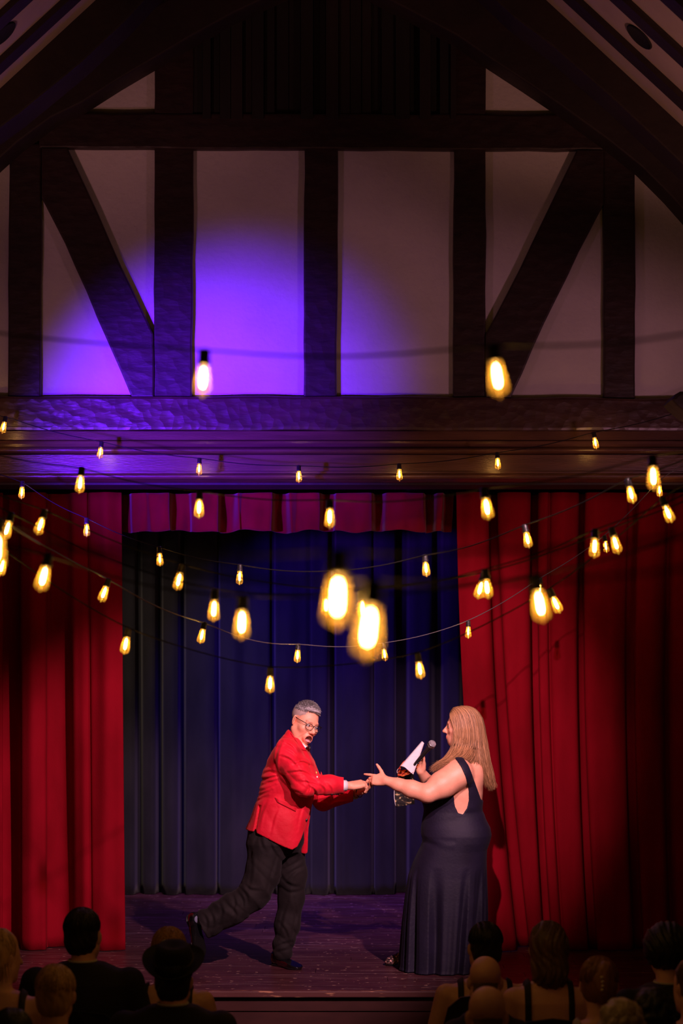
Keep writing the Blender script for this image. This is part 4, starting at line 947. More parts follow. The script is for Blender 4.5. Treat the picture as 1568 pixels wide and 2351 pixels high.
# shoes
def shoe(heel, toe, up, parent, m, sole_m, nm='shoe', side=0.0, sock=None, lac=True):
    heel, toe = np.asarray(heel, float), np.asarray(toe, float); d = nrm(toe - heel); L = np.linalg.norm(toe - heel); u = nrm(np.asarray(up, float) - d * (np.asarray(up, float) @ d)); s = np.cross(d, u)
    f = Fld(np.minimum(heel, toe) - 0.15, np.maximum(heel, toe) + 0.18, 0.0036)
    P = lambda a, b, c=0: heel + d * a * L + u * b + s * c
    R = np.array([d, s, u])
    f.ell(P(.14, .040), (.040, .033, .042), R, .02); f.ell(P(.30, .040), (.055, .034, .040), R, .02); f.ell(P(.55, .028), (.070, .040, .034), R, .03)
    f.ell(P(.78, .023), (.060, .046, .026), R, .03); f.ell(P(.88, .020), (.036, .038, .021), R, .02)
    f.cone(P(.20, .05), P(.17, .095), .036, .037, .02)
    f.cutfn(lambda x, y, z: 0.006 - ((x - heel[0]) * u[0] + (y - heel[1]) * u[1] + (z - heel[2]) * u[2]))
    f.cutfn(lambda x, y, z: ((x - heel[0]) * (u[0] + .25 * d[0]) + (y - heel[1]) * (u[1] + .25 * d[1]) + (z - heel[2]) * (u[2] + .25 * d[2])) - 0.092)
    o = fobj(nm, f, m, parent, 2)
    f = Fld(np.minimum(heel, toe) - 0.12, np.maximum(heel, toe) + 0.12, 0.0036)
    f.ell(P(.16, .010), (.046, .037, .03), R, .01); f.ell(P(.45, .010), (.075, .034, .03), R, .02); f.ell(P(.76, .010), (.068, .050, .03), R, .02)
    f.cutfn(lambda x, y, z: np.abs(((x - heel[0]) * u[0] + (y - heel[1]) * u[1] + (z - heel[2]) * u[2]) - 0.006) - 0.006)
    f.ell(P(.13, .0), (.040, .034, .03), R, .001) if False else None
    keep(link('sole', f.mesh('sole', 1), sole_m), o); o.children[-1].matrix_parent_inverse = Matrix.Translation(parent.location).inverted() @ Matrix.Identity(4)
    return o, P
def shoe_fix(o, parent):
    for c in o.children: c.parent = o; c.matrix_parent_inverse = Matrix.Identity(4)
sh, _ = shoe(A3(-.457, 13.015, ST + .001), A3(-.268, 12.785, ST + .001), (0, 0, 1), man, M['black_patent'], M['black_plastic']); shoe_fix(sh, man)
hl_ = Pm(433, 2098, 12.74); te_ = Pm(459, 2199, 12.66); sh, Pf = shoe(hl_, te_, A3(.62, -.75, .25), man, M['black_patent'], M['black_plastic']); shoe_fix(sh, man)
f = Fld(ankR - 0.12, ankR + 0.12, 0.004); f.cone(ankR + A3(.02, 0, .015), Pf(.18, .05), .042, .036, .01); fobj('sock', f, M['sock'], man)
f = Fld(Pm(648, 2190, 12.93) - 0.12, Pm(648, 2190, 12.93) + 0.12, 0.004); f.cone(Pm(649, 2180, 12.93), A3(-.415, 12.96, ST + .06), .045, .036, .01); fobj('sock', f, M['sock'], man)

# ================================================================== the woman in the navy gown
YW_ = 12.86
woman = empty('person', (W(1030, 0, 12.86).x, 12.86, ST), 'long-haired blonde woman in a backless navy gown with a booklet and microphone', 'person')
def Pw(px, py, Y=YW_): return np.array(W(px, py, Y))
HW = Head(Pw(1052, 1671, 12.86), nrm(A3(-1, 0.10, -.04)), A3(-.03, 0, 1), 0.98)
_e = HW.p(0, 0.128, -.03); HW.o = HW.o + A3(Pw(1016.5, 0)[0] - _e[0], 0, Pw(0, 1679)[2] - _e[2])
f = Fld(A3(W(822, 0, YW_).x, 12.44, W(0, 1955, YW_).z), A3(W(1140, 0, YW_).x, 13.28, W(0, 1610, YW_).z), 0.0042)
build_head(f, HW, fem=True, ears=True)
HW.ell(f, (0, 0.050, -0.092), (0.034, 0.034, 0.020), 0.02)
f.cone(Pw(1052, 1700), Pw(1072, 1745), .056, .068, 0.04)
body_rows = [(1748, 1046, 1098, .12), (1758, 1032, 1105, .17), (1775, 1018, 1108, .195), (1800, 1000, 1109, .195), (1822, 988, 1108, .19), (1845, 980, 1106, .18), (1862, 975, 1106, .175), (1880, 972, 1113, .185), (1900, 969, 1123, .20), (1916, 969, 1126, .21), (1932, 973, 1122, .21), (1955, 975, 1112, .19)]
f.loft(rowsz(body_rows, YW_), YW_, 0.03, n=2.4)
# upper back fullness and shoulder blades
f.ell(Pw(1086, 1775, 12.78), (.07, .09, .10), None, .04); f.ell(Pw(1086, 1775, 12.95), (.07, .09, .10), None, .04)
wsh, wel, wwr = Pw(1050, 1778, 12.66), Pw(980, 1823, 12.585), Pw(886, 1792, 12.66)
f.ell(Pw(1054, 1772, 12.68), (.085, .075, .085), None, .04)
f.chain([wsh, (wsh + wel) / 2 + A3(.0, 0, -.004), wel + A3(.01, 0, .003)], [.093, .084, .062], 0.03)
f.chain([wel + A3(-.004, 0, .004), wel * .62 + wwr * .38 + A3(0, 0, .000), wel * .3 + wwr * .7, wwr], [.058, .055, .040, .029], 0.02)
fsh, fel, fwr = Pw(1052, 1778, 13.06), Pw(1000, 1822, 13.10), Pw(966, 1771, 12.92)
f.ell(Pw(1056, 1774, 13.04), (.08, .075, .085), None, .04)
f.chain([fsh, fel], [.090, .060], .03); f.chain([fel, fel * .5 + fwr * .5, fwr], [.056, .045, .029], .02)
h1, _ = hand(f, wwr, Pw(838, 1788, 12.70) - wwr, A3(0.0, .97, -.25), True, 0.175, curl=((.10, .10, .12), (.55, .60, .5), (.75, .75, .6), (.9, .8, .6)), thumb=(1.05, .05), thick=1.08)
h2, _ = hand(f, fwr, A3(-.10, -.10, 1), A3(-.35, -.93, .0), False, 0.170, curl=((.75, 1.0, .7), (1.0, 1.1, .8), (1.1, 1.2, .8), (1.2, 1.2, .8)), thumb=(.25, .30), thick=.95)
def wcol(V):
    c = np.ones((len(V), 3)); L = HW.loc(V); x, y, z = L.T
    hd = (np.abs(x) < 0.1) & (z > -0.13) & (z < 0.15)
    lip = np.exp(-(((np.abs(x) / 0.022) ** 2 + ((z + 0.0695) / 0.0105) ** 2) / 1.1) ** 2) * (y > 0.080) * hd
    c = blend(None, c, (0.95, 0.22, 0.22), np.clip(lip * 1.1, 0, 1))
    br = np.exp(-((z - 0.024) / 0.004) ** 2) * (np.abs(x) > 0.012) * (np.abs(x) < 0.050) * (y > 0.05) * hd
    c = blend(None, c, (0.55, 0.42, 0.36), np.clip(br, 0, 1) * 0.7)
    ck = np.exp(-(((np.abs(x) - 0.048) / 0.02) ** 2 + ((z + 0.03) / 0.02) ** 2)) * (y > 0.02) * hd
    c = blend(None, c, (1.1, 0.85, 0.85), ck * 0.6)
    return c
wb_o = fobj('body', f, M['skin'], woman, 2, wcol)
for s_ in (-1, 1):
    ball('eye', HW.p(s_ * 0.031, 0.0795, -0.001), 0.0115, M['eye_white'], woman); ball('pupil', HW.p(s_ * 0.031, 0.090, -0.003), 0.0046, M['pupil'], woman, 10)
    keep(tubes('eyelash', [[HW.p(s_ * 0.020, 0.090, 0.003), HW.p(s_ * 0.031, 0.0955, 0.0055), HW.p(s_ * 0.044, 0.085, 0.001)]], [0.0016], M['pupil'], None, 4), woman)
for tp, dv, r_ in h1 + h2:
    o_ = ball('fingernail', tp + dv * r_ * 0.6, r_ * 0.62, plain('dark_polish', (0.03, 0.02, 0.03), 0.15), woman, 8)

# gown: close-fitting body, wide straps, open back and side cut-outs, pleated skirt
f = Fld(A3(W(895, 0, YW_).x, 12.42, ST), A3(W(1145, 0, YW_).x, 13.30, W(0, 1730, YW_).z), 0.0052)
sk = [(1950, 962, 1118, .215), (1975, 950, 1117, .215), (2010, 937, 1118, .22), (2060, 929, 1120, .235), (2120, 922, 1121, .255), (2180, 917, 1120, .28), (2215, 914, 1118, .30), (2228, 912, 1117, .31)]
zt = W(0, 1985, YW_).z; zb = ST
def pleat(a, z):
    t = np.clip((zt - z) / (zt - zb), 0, 1); a2 = a + 0.10 * np.sin(3 * a + 2) - 0.25 * (1 - t) * np.cos(a)
    w = 0.60 * np.sin(15 * a2) + 0.35 * np.sin(26 * a2 + 1.3) + 0.25 * np.sin(9 * a2 + .4)
    return 0.045 * (np.minimum(w, 0.18) - 0.18) * np.minimum(1, t * 1.6) ** 0.9
rz = [(a, b - .007, c + .007, d + .007) for a, b, c, d in rowsz(body_rows[:-1], YW_)] + rowsz(sk, YW_); rz[-1] = (ST + .003,) + rz[-1][1:]
f.loft(rz, YW_, 0.03, n=2.3, ripple=pleat)
f.ell(Pw(1086, 1775, 12.78), (.077, .097, .107), None, .04); f.ell(Pw(1086, 1775, 12.95), (.077, .097, .107), None, .04)
f.ell(Pw(990, 1822, 12.78), (.075, .085, .09), None, .05); f.ell(Pw(990, 1822, 12.94), (.075, .085, .09), None, .05)
strap = pxz([(1046, 1738), (1060, 1738), (1074, 1757), (1087, 1790), (1097, 1815), (1105, 1836), (1118, 1846), (1150, 1870), (1150, 2400), (880, 2400), (880, 1990), (940, 1800), (1010, 1760), (1020, 1800), (1040, 1822), (1043, 1845), (1050, 1866), (1062, 1869), (1072, 1855), (1075, 1835), (1074, 1806), (1068, 1782), (1058, 1760)], 12.72)
f.cutfn(lambda x, y, z: np.broadcast_to(sdpoly(strap)(x, y, z), f.f.shape))
g = Fld(f.lo, f.lo + f.h * (f.n - 1), f.h)
g.f = np.full(f.f.shape, 0.2, np.float32); g.n = f.n; g.ax = f.ax
for Yc_, Ye_ in ((12.66, 12.68), (13.06, 13.04)):
    g.ell(Pw(1054, 1772, Ye_), (.092, .082, .092), None, .04); g.cone(Pw(1050, 1778, Yc_), Pw(1016, 1800, (Yc_ * 2 + 12.585) / 3 if Yc_ < 12.8 else 13.08), .100, .091, .03)
g.loft(rowsz(body_rows[:4], YW_), YW_, 0.03, 0.007, n=2.4)
g.ell(Pw(1086, 1775, 12.78), (.077, .097, .107), None, .04); g.ell(Pw(1086, 1775, 12.95), (.077, .097, .107), None, .04)
g.cone(Pw(1052, 1700), Pw(1072, 1745), .063, .075, 0.04)
sp_ = sdpoly(pxz([(1040, 1734), (1060, 1734), (1075, 1757), (1088, 1790), (1098, 1815), (1106, 1838), (1106, 1860), (1073, 1860), (1075, 1835), (1074, 1806), (1067, 1782), (1056, 1758)], 12.66))
g.cutfn(lambda x, y, z: np.broadcast_to(sp_(x, y, z), g.f.shape))
f.f = np.minimum(f.f, g.f)
# train at the back
f.disp(lambda x, y, z: 0.0028 * np.sin(70 * (z + 0.35 * x) + 3 * np.sin(12 * x)) * np.exp(-((z - Pw(0, 1930)[2]) ** 2) / 0.0012) * (x < Pw(1040, 0)[0]) + 0.002 * np.sin(60 * (z - 0.4 * x)) * np.exp(-((z - Pw(0, 1860)[2]) ** 2) / 0.004))
fobj('gown', f, M['navy_dress'], woman, 1)
sh, _ = shoe(A3(W(948, 0, 13.03).x, 13.0, ST + .03), A3(W(893, 0, 13.03).x, 12.98, ST + .002), (0, 0, 1), woman, plain('glitter', (0.05, 0.03, 0.03), 0.3, col2=(1.0, 0.55, 0.45), scale=90, lo=.56, hi=.62), M['black_plastic']); shoe_fix(sh, woman)
# hair: cap and strands
f = Fld(HW.o - 0.2, HW.o + 0.2, 0.005)
HW.ell(f, (0, -0.024, 0.048), (0.0765, 0.0930, 0.0785), 0.01); HW.ell(f, (0, -0.055, -0.02), (0.078, 0.060, 0.09), 0.03)
f.cone(HW.p(.0, -.07, -.02), HW.p(0, -.085, -.16), .066, .06, .04)
def facecut(x, y, z):
    q = [(HW.R[i][0] * (x - HW.o[0]) + HW.R[i][1] * (y - HW.o[1]) + HW.R[i][2] * (z - HW.o[2])) / HW.s for i in range(3)]
    return np.minimum(q[1] - 0.028 - 0.55 * np.clip(q[2] - 0.06, 0, 1), 0.082 + 0 * q[0] - q[2] + 0.0) * 1.0 if False else (q[1] - 0.022 - 1.1 * np.clip(q[2] - 0.045, 0, 1))
f.cutfn(facecut)
fobj('hair', f, plain('blonde_under', (0.30, 0.15, 0.07), 0.5, col2=(0.42, 0.22, 0.11), scale=30, bump=0.5, bscale=60, stretch=(1, 1, .15)), woman)
def PL(L, side):   # guides: (px, py, out) out = lateral offset from the head centre plane toward the camera (+) in m
    a0, a1 = L[0], L[1]
    m = ((a0[0] * .55 + a1[0] * .45), a0[1] + (a1[1] - a0[1]) * .22 - 1.0, a0[2] + (a1[2] - a0[2]) * .62)
    L = [L[0], m] + list(L[1:])
    return np.array([Pw(a, b, YW_ - c * side) for a, b, c in L])
guides = [
 [(1034, 1638, .012), (1036, 1650, .055), (1044, 1672, .080), (1045, 1700, .088), (1038, 1722, .095), (1024, 1742, .13), (1008, 1756, .17), (1001, 1770, .20)],
 [(1036, 1634, .012), (1045, 1648, .068), (1048, 1680, .088), (1046, 1708, .095), (1040, 1728, .12), (1030, 1742, .17), (1016, 1752, .20), (1006, 1762, .215)],
 [(1042, 1626, .012), (1058, 1645, .074), (1066, 1680, .096), (1064, 1710, .10), (1054, 1730, .14), (1040, 1741, .19), (1022, 1748, .215), (1012, 1754, .225)],
 [(1052, 1623, .012), (1077, 1642, .072), (1084, 1680, .090), (1084, 1712, .10), (1078, 1730, .13), (1066, 1740, .165), (1044, 1748, .20), (1030, 1752, .21)],
 [(1062, 1622, .010), (1092, 1645, .062), (1099, 1685, .078), (1100, 1715, .095), (1104, 1740, .11), (1110, 1765, .115), (1113, 1785, .11), (1116, 1800, .10)],
 [(1070, 1622, .006), (1101, 1647, .038), (1109, 1688, .048), (1113, 1718, .055), (1117, 1745, .06), (1121, 1770, .065), (1124, 1790, .065), (1127, 1812, .06)],
 [(1076, 1624, .0), (1105, 1650, .004), (1113, 1690, .006), (1117, 1720, .01), (1121, 1747, .01), (1127, 1772, .01), (1130, 1792, .01), (1131, 1806, .01)]]
paths, rad, cl = [], [], []
for side, cnt in ((1, 4200), (-1, 1100)):
    G = np.array([PL(g, side) for g in guides])
    for i in range(cnt):
        u = rng.uniform(0, len(guides) - 1.001); k = int(u); t = u - k
        P = G[k] * (1 - t) + G[k + 1] * t
        c = crom(P, 2); n_ = len(c); s = np.linspace(0, 1, n_)[:, None]
        ph1, ph2 = rng.uniform(0, 6.28, 2); am = rng.uniform(.001, .011); clump = 0.5 * math.sin(u * 19)
        lay = rng.uniform(-0.007, 0.003)
        out = c - np.array([HW.o[0] + .02, HW.o[1], 0]); out[:, 2] = 0; out /= np.linalg.norm(out, axis=1)[:, None] + 1e-6
        c = c + out * (lay * np.minimum(1, s * 4) + 0.004) + A3(0, 0, .004) * (1 - s) + s * np.stack([am * np.sin(5 * s[:, 0] + ph1 + clump) + rng.normal(0, .003), am * np.sin(4 * s[:, 0] + ph2), am * 0.5 * np.cos(6 * s[:, 0] + ph1)], 1) * 1.8
        tip = np.clip((s[:, 0] - .62) / .38, 0, 1) ** 1.5; cu = rng.normal(0, 1); c = c + tip[:, None] * A3(-.02 if u < 3.2 else .004, 0, .0) * rng.uniform(-.6, 1.6) + (tip * np.sin(6 * s[:, 0] + cu))[:, None] * A3(.010, -.006, .012) * rng.uniform(.2, 1.6)
        keep_n = n_ if rng.random() > 0.72 else int(n_ * rng.uniform(0.66, 1)); c = c[:keep_n]
        paths.append(c); rr = np.full(keep_n, 0.0019); rr[-4:] = [.0013, .001, .0007, .0003]; rad.append(rr)
        g = np.clip(rng.normal(0.62, 0.12) + 0.16 * math.sin(u * 17), .2, 1.05); cl.append((0.70 * g, 0.36 * g, 0.165 * g))
keep(tubes('hair_strand', paths, rad, M['hair'], None, 3, attr=cl), woman)['kind'] = 'stuff'

# ------------------------------------------------------------------ microphone and booklet in her raised hand
mic = empty('microphone', Pw(970, 1734, 12.86), 'handheld black microphone with silver mesh head', 'microphone')
a_, b_ = Pw(991, 1709, 12.82), Pw(951, 1757, 12.87); dv = nrm(a_ - b_); L_ = np.linalg.norm(a_ - b_)
def along(prof, nm, m, seg=20):
    me = lathe(nm, prof, m, seg, True); o = link(nm, me); o.rotation_mode = 'QUATERNION'; o.rotation_quaternion = Vector(dv).to_track_quat('Z', 'Y'); o.location = b_; o.parent = mic
    o.matrix_parent_inverse = Matrix.Translation(mic.location).inverted(); return o
along([(0.004, 0), (0.0105, 0.002), (0.0115, 0.02), (0.0145, L_ - .05), (0.020, L_ - .028), (0.0215, L_ - .018), (0.012, L_ - .014)], 'handle', M['black_plastic'])
along([(0.0265, L_ - .012), (0.0275, L_ - .009), (0.0275, L_ - .003), (0.0265, L_ + .0)], 'ring', plain('mic_ring', (0.5, 0.5, 0.52), 0.3, metal=1.0))
along([(0.018, L_ - .024), (0.0235, L_ - .014), (0.0262, L_ - .003), (0.0262, L_ + .006), (0.022, L_ + .018), (0.012, L_ + .0255), (0.002, L_ + .027)], 'grille', plain('mic_mesh', (0.62, 0.60, 0.64), 0.38, metal=0.6, bump=0.9, bscale=400))
bk = empty('booklet', Pw(935, 1760, 12.93), 'open printed booklet folded over in the raised hand of the woman', 'booklet')
# page sheets: rolled top (u across, v down), dark photo page hanging below
def sheet(nm, fn, nu, nv, m, th=0.0012):
    V = []; 
    for s_ in (0, 1):
        for i in range(nv + 1):
            for j in range(nu + 1): V.append(fn(j / nu, i / nv) + A3(0, th * s_, 0))
    V = np.array(V); Q = []; R_ = (nu + 1) * (nv + 1)
    for s_ in (0, 1):
        for i in range(nv):
            for j in range(nu):
                q = [s_ * R_ + i * (nu + 1) + j, s_ * R_ + (i + 1) * (nu + 1) + j, s_ * R_ + (i + 1) * (nu + 1) + j + 1, s_ * R_ + i * (nu + 1) + j + 1]; Q.append(q if s_ == 0 else q[::-1])
    return keep(link(nm, mesh_np(nm, V, np.array(Q)), m), bk)
def paper_mat(name, base, kind):
    m = mat(name, base, 0.45); N, L = nt(m); p = N['Principled BSDF']; geo = N.new('ShaderNodeNewGeometry'); mp = N.new('ShaderNodeMapping')
    L.new(geo.outputs['Position'], mp.inputs[0]); no = N.new('ShaderNodeTexNoise'); L.new(mp.outputs[0], no.inputs[0]); r = N.new('ShaderNodeValToRGB'); L.new(no.outputs[0], r.inputs[0]); E = r.color_ramp.elements
    no.inputs['Scale'].default_value = 1.0
    if kind == 'text': mp.inputs['Rotation'].default_value = (0, -0.75, 0); mp.inputs['Scale'].default_value = (22, 10, 420); E[0].position = .32; E[0].color = (.62, .58, .64, 1); E[1].position = .35; E[1].color = (*base, 1)
    if kind == 'orange':
        mp.inputs['Scale'].default_value = (50, 50, 50); E[0].position = .42; E[0].color = (.02, .004, .004, 1); E[1].position = .62; E[1].color = (1.0, .30, .07, 1); e = E.new(.5); e.color = (.45, .03, .02, 1)
    if kind == 'dark':
        mp.inputs['Scale'].default_value = (38, 38, 55); E[0].position = .50; E[0].color = (.012, .010, .010, 1); E[1].position = .72; E[1].color = (.75, .55, .25, 1); e = E.new(.60); e.color = (.06, .045, .03, 1)
    L.new(r.outputs[0], p.inputs['Base Color']); return m
TL, TR, BL, BR = Pw(968, 1703, 12.90), Pw(974, 1706, 12.84), Pw(914, 1768, 12.95), Pw(949, 1770, 12.86)
def top_page(u, v):
    p = (TL * (1 - u) + TR * u) * (1 - v) + (BL * (1 - u) + BR * u) * v
    b = math.sin(math.pi * min(u * 1.15, 1)) * (0.010 + 0.030 * v)
    return p + A3(-.55 * b, -.9 * b, .75 * b) + A3(0, 0, -0.022 * max(0, u - .6) / .4 * v)
sheet('page', top_page, 14, 14, paper_mat('white_page', (0.82, 0.80, 0.84), 'text'))
def curl_page(u, v):           # the page turned under, red and orange print inside the roll
    c = Pw(931, 1771, 12.90); th = math.radians(200 - 215 * u); r = 0.052 + 0.004 * math.cos(th * 2)
    e = c + A3(math.cos(th) * r, 0, math.sin(th) * r * 0.66 + 0.0)
    return e + A3(.020, -.010, .030) * (1 - v) * 1.6 + A3(0, 0.0, 0)
sheet('inner_page', curl_page, 22, 6, paper_mat('orange_page', (0.5, 0.1, 0.05), 'orange'))
def low_roll(u, v):
    a = Pw(912, 1782, 12.88); b2 = Pw(950, 1772, 12.86); c = Pw(916, 1766, 12.95); d2 = Pw(946, 1768, 12.92)
    p = (c * (1 - u) + d2 * u) * (1 - v) + (a * (1 - u) + b2 * u) * v
    return p + A3(0, .03 * math.sin(math.pi * v), -.012 * math.sin(math.pi * u) * v)
sheet('inner_page', low_roll, 12, 8, bpy.data.materials['orange_page'])
def dark_page(u, v):
    a, b2, c, d2 = Pw(914, 1782, 12.95), Pw(950, 1774, 12.92), Pw(909, 1853, 12.97), Pw(952, 1846, 12.96)
    p = (a * (1 - u) + b2 * u) * (1 - v) + (c * (1 - u) + d2 * u) * v
    return p + A3(-.018 * math.sin(math.pi * v) * (1 - u), .012 * math.sin(math.pi * u), 0)
sheet('photo_page', dark_page, 12, 16, paper_mat('dark_page', (0.03, 0.025, 0.025), 'dark'))
keep(tubes('page_edge', [[dark_page(0, v) + A3(-.001, -.002, 0) for v in np.linspace(0, 1, 12)], [curl_page(u, 1) + A3(0, -.002, 0) for u in np.linspace(0, .9, 16)]], [.0022, .0022], plain('paper_edge', (.85, .83, .85), .5), None, 4), bk)
# ================================================================== the audience, seen from behind
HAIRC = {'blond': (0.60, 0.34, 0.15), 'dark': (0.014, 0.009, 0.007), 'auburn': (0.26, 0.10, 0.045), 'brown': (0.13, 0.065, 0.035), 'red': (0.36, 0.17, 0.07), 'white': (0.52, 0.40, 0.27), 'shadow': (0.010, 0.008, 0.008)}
def chair_at(x, y, lab, tilt=0.0):
    c = empty('chair', (x, y, 0), lab, 'chair', 'audience chairs'); m = plain('chair_black', (0.012, 0.010, 0.010), 0.45)
    bm = bmesh.new(); pts = [(-0.21, 0.58), (-0.215, 0.74), (-0.19, 0.84), (-0.13, 0.895), (0, 0.915), (0.13, 0.895), (0.19, 0.84), (0.215, 0.74), (0.21, 0.58)]
    A = [bm.verts.new((a, -0.24 - (0.05 * (1 - (a / .22) ** 2)), z)) for a, z in pts]; B = [bm.verts.new((a, -0.215 - (0.05 * (1 - (a / .22) ** 2)), z)) for a, z in pts]; n = len(pts)
    bm.faces.new(A); bm.faces.new(B[::-1])
    for i in range(n): bm.faces.new((A[i], B[i], B[(i + 1) % n], A[(i + 1) % n]))
    bmesh.ops.recalc_face_normals(bm, faces=bm.faces); link('backrest', bm_mesh('backrest', bm), m, c)
    box('seat', (-0.22, -0.20, 0.40), (0.22, 0.22, 0.44), m, c, 0.01)
    for sx in (-1, 1):
        tubes('leg', [[(sx * .19, .18, .40), (sx * .20, .20, .0)]], [.012], m, c, 6)
        tubes('leg', [[(sx * .19, -.22, .60), (sx * .19, -.20, .40), (sx * .20, -.24, .0)]], [.012], m, c, 6)
    return c
def spectator(px, pytop, Y, label, hair='dark', style='short', cloth='bare', turn=0.0, sw=0.19, hs=1.0, cloth_m=None, body_m=None, lean=0.0, chairlab=None, tiltz=0.0, drop=0.188):
    top = W(px, pytop, Y); z0 = top.z - 0.130 * hs - (0.012 if style != 'bald' else 0); X = top.x
    P = empty('person', (X, Y + 0.0, 0.0), label, 'person', 'seated audience')
    H = Head((X, Y, z0), A3(math.sin(turn), math.cos(turn), -0.05), A3(tiltz, 0, 1), 0.96 * hs)
    sh = z0 - drop; sx = X + lean; h = 0.0065
    f = Fld((X - .32, Y - .30, 0.44), (X + .32, Y + .45, z0 + .17), h)
    build_head(f, H, detail=False)
    f.cone((X, Y - .03, z0 - .06), (sx, Y - .05, sh + .03), .052, .058, .03)
    g = 0.0
    rows = [(sh + .045, sx - .09, sx + .09, .055), (sh + .01, sx - sw * .85, sx + sw * .85, .075), (sh - .04, sx - sw, sx + sw, .095), (sh - .14, sx - sw * .92, sx + sw * .92, .11), (sh - .28, sx - sw * .8, sx + sw * .8, .11), (sh - .42, sx - sw * .82, sx + sw * .82, .125), (0.46, sx - sw * .9, sx + sw * .9, .14)]
    arms = [([(sx + s_ * sw * .93, Y - .05, sh - .035), (sx + s_ * (sw + .055), Y - .03, sh - .28), (sx + s_ * (sw + .01), Y + .20, sh - .36)], [.058, .047, .038]) for s_ in (-1, 1)]
    def torso(F_, g):
        F_.loft([(a + (g if i == 0 else 0), b - g, c - -g, d + g) for i, (a, b, c, d) in enumerate(rows)], Y - .05, .03, 0.0)
        for pp, rr in arms: F_.chain([np.array(q) for q in pp], [r + g for r in rr], .025)
    torso(f, 0)
    f.chain([A3(X - .09, Y, .54), A3(X - .10, Y + .38, .53)], [.08, .065], .03); f.chain([A3(X + .09, Y, .54), A3(X + .10, Y + .38, .53)], [.08, .065], .03)
    fobj('body', f, body_m or M['audience_skin'], P, 1)
    cm = cloth_m or M['suit_cloth']
    g = Fld((X - .34, Y - .32, 0.45), (X + .34, Y + .34, z0 - .02), h)
    torso(g, .013)
    if cloth in ('suit', 'shirt', 'vest'):
        g.cone((sx, Y - .045, sh + .03), (sx, Y - .05, sh + .05), .068, .064, .02)
        g.cutfn(lambda x, y, z: z - (sh + .062) + 0 * x + 0 * y)
        fobj('jacket' if cloth == 'suit' else 'shirt', g, cm, P, 1)
        if cloth == 'suit':
            tb = [[(sx + .064 * math.cos(a), Y - .05 + .064 * math.sin(a), sh + .066) for a in np.arange(20) * 2 * math.pi / 20]]
            keep(tubes('shirt_collar', tb, [.006], plain('collar_white', (.5, .45, .4), .7), None, 6, True), P)
        if cloth == 'vest':
            v = Fld(g.lo, g.lo + g.h * (g.n - 1), h); torso(v, .020)
            v.cutfn(lambda x, y, z: np.maximum(np.abs(x - sx) - sw * .74, z - (sh + .04)) + 0 * y)
            fobj('vest', v, M['suit_cloth'], P, 1)
    else:      # bare back with straps
        zc_ = sh - (0.17 if cloth == 'bare' else 0.10)
        g.cutfn(lambda x, y, z: np.where(z > zc_ - 0.35 * np.abs(x - sx), np.maximum(np.abs(np.abs(x - sx) - sw * .60) - .014, z - sh - .06), z - 5) + 0 * y)
        fobj('dress', g, cm, P, 1)
    hc = np.array(HAIRC[hair])
    hm = plain('hair_' + hair, tuple(hc * .7), 0.5, col2=tuple(hc * 1.25), scale=26, stretch=(1, 1, .2), bump=0.4, bscale=70)
    if style == 'bald':
        c = Fld(H.o - .16, H.o + .16, .006); H.ell(c, (0, -.022, .046), (.0765, .0965, .080), .01)
        c.cutfn(lambda x, y, z: np.maximum((z - H.o[2]) - 0.020 + 0.25 * np.abs(x - X) , (y - H.o[1]) - .035)); H.cone(c, (0, -.05, -.06), (0, -.05, -.04), .05, .06, .02)
        fobj('hair', c, plain('hair_fringe', (.13, .07, .045), .7), P, 1)
    elif style != 'hat':
        c = Fld(H.o - A3(.22, .22, .38), H.o + .24, .006); H.ell(c, (0, -.026, .050), (.084, .103, .088), .01)
        if style == 'short': H.ell(c, (0, -.045, -.02), (.076, .070, .075), .03); lowz = -.085
        if style == 'bob': H.ell(c, (0, -.040, -.02), (.088, .082, .10), .04); lowz = -.11
        if style == 'long': H.cone(c, (0, -.06, .0), (0.0, -.085, -.19), .085, .075, .04); lowz = -.30
        if style == 'wavy':
            H.cone(c, (0, -.05, .0), (0, -.065, -.10), .090, .088, .04); H.ell(c, (.0, -.105, .03), (.045, .03, .05), .03); lowz = -.19
        if style == 'updo':
            H.ell(c, (0, -.03, -.01), (.080, .075, .075), .03); H.ell(c, (.012, -.105, .005), (.052, .042, .075), .02); H.ell(c, (.03, -.10, .07), (.03, .03, .05), .02); lowz = -.10
        if style == 'curly':
            for i in range(90):
                a, b2 = random.uniform(0, 6.28), random.uniform(-.5, 1.4); n = (math.cos(a) * math.cos(b2), math.sin(a) * math.cos(b2), math.sin(b2))
                H.ell(c, (n[0] * .083, -.026 + n[1] * .10, .035 + n[2] * .092), (.018, .018, .018), .008)
            lowz = -.10
        if style == 'afro': H.ell(c, (0, -.03, .04), (.12, .12, .12), .03); lowz = -.10
        fr = 0.045
        def hcut(x, y, z):
            q = [(H.R[i][0] * (x - H.o[0]) + H.R[i][1] * (y - H.o[1]) + H.R[i][2] * (z - H.o[2])) for i in range(3)]
            return np.maximum(q[1] - (0.020 if style in ('short', 'updo') else .03) - 1.0 * np.clip(q[2] - .04, 0, 1), lowz - q[2])
        c.cutfn(hcut)
        c.disp(lambda x, y, z: (0.0025 if style != 'afro' else .006) * (2.2 if style == 'wavy' else 1) * np.sin((x - X) * 210 + 5 * np.sin(z * 25 + X * 9)) * np.sin(z * 38 + 3 * np.sin(x * 30)))
        fobj('hair', c, hm, P, 1)
        # loose strands over the cap
        ps, rs, cs = [], [], []
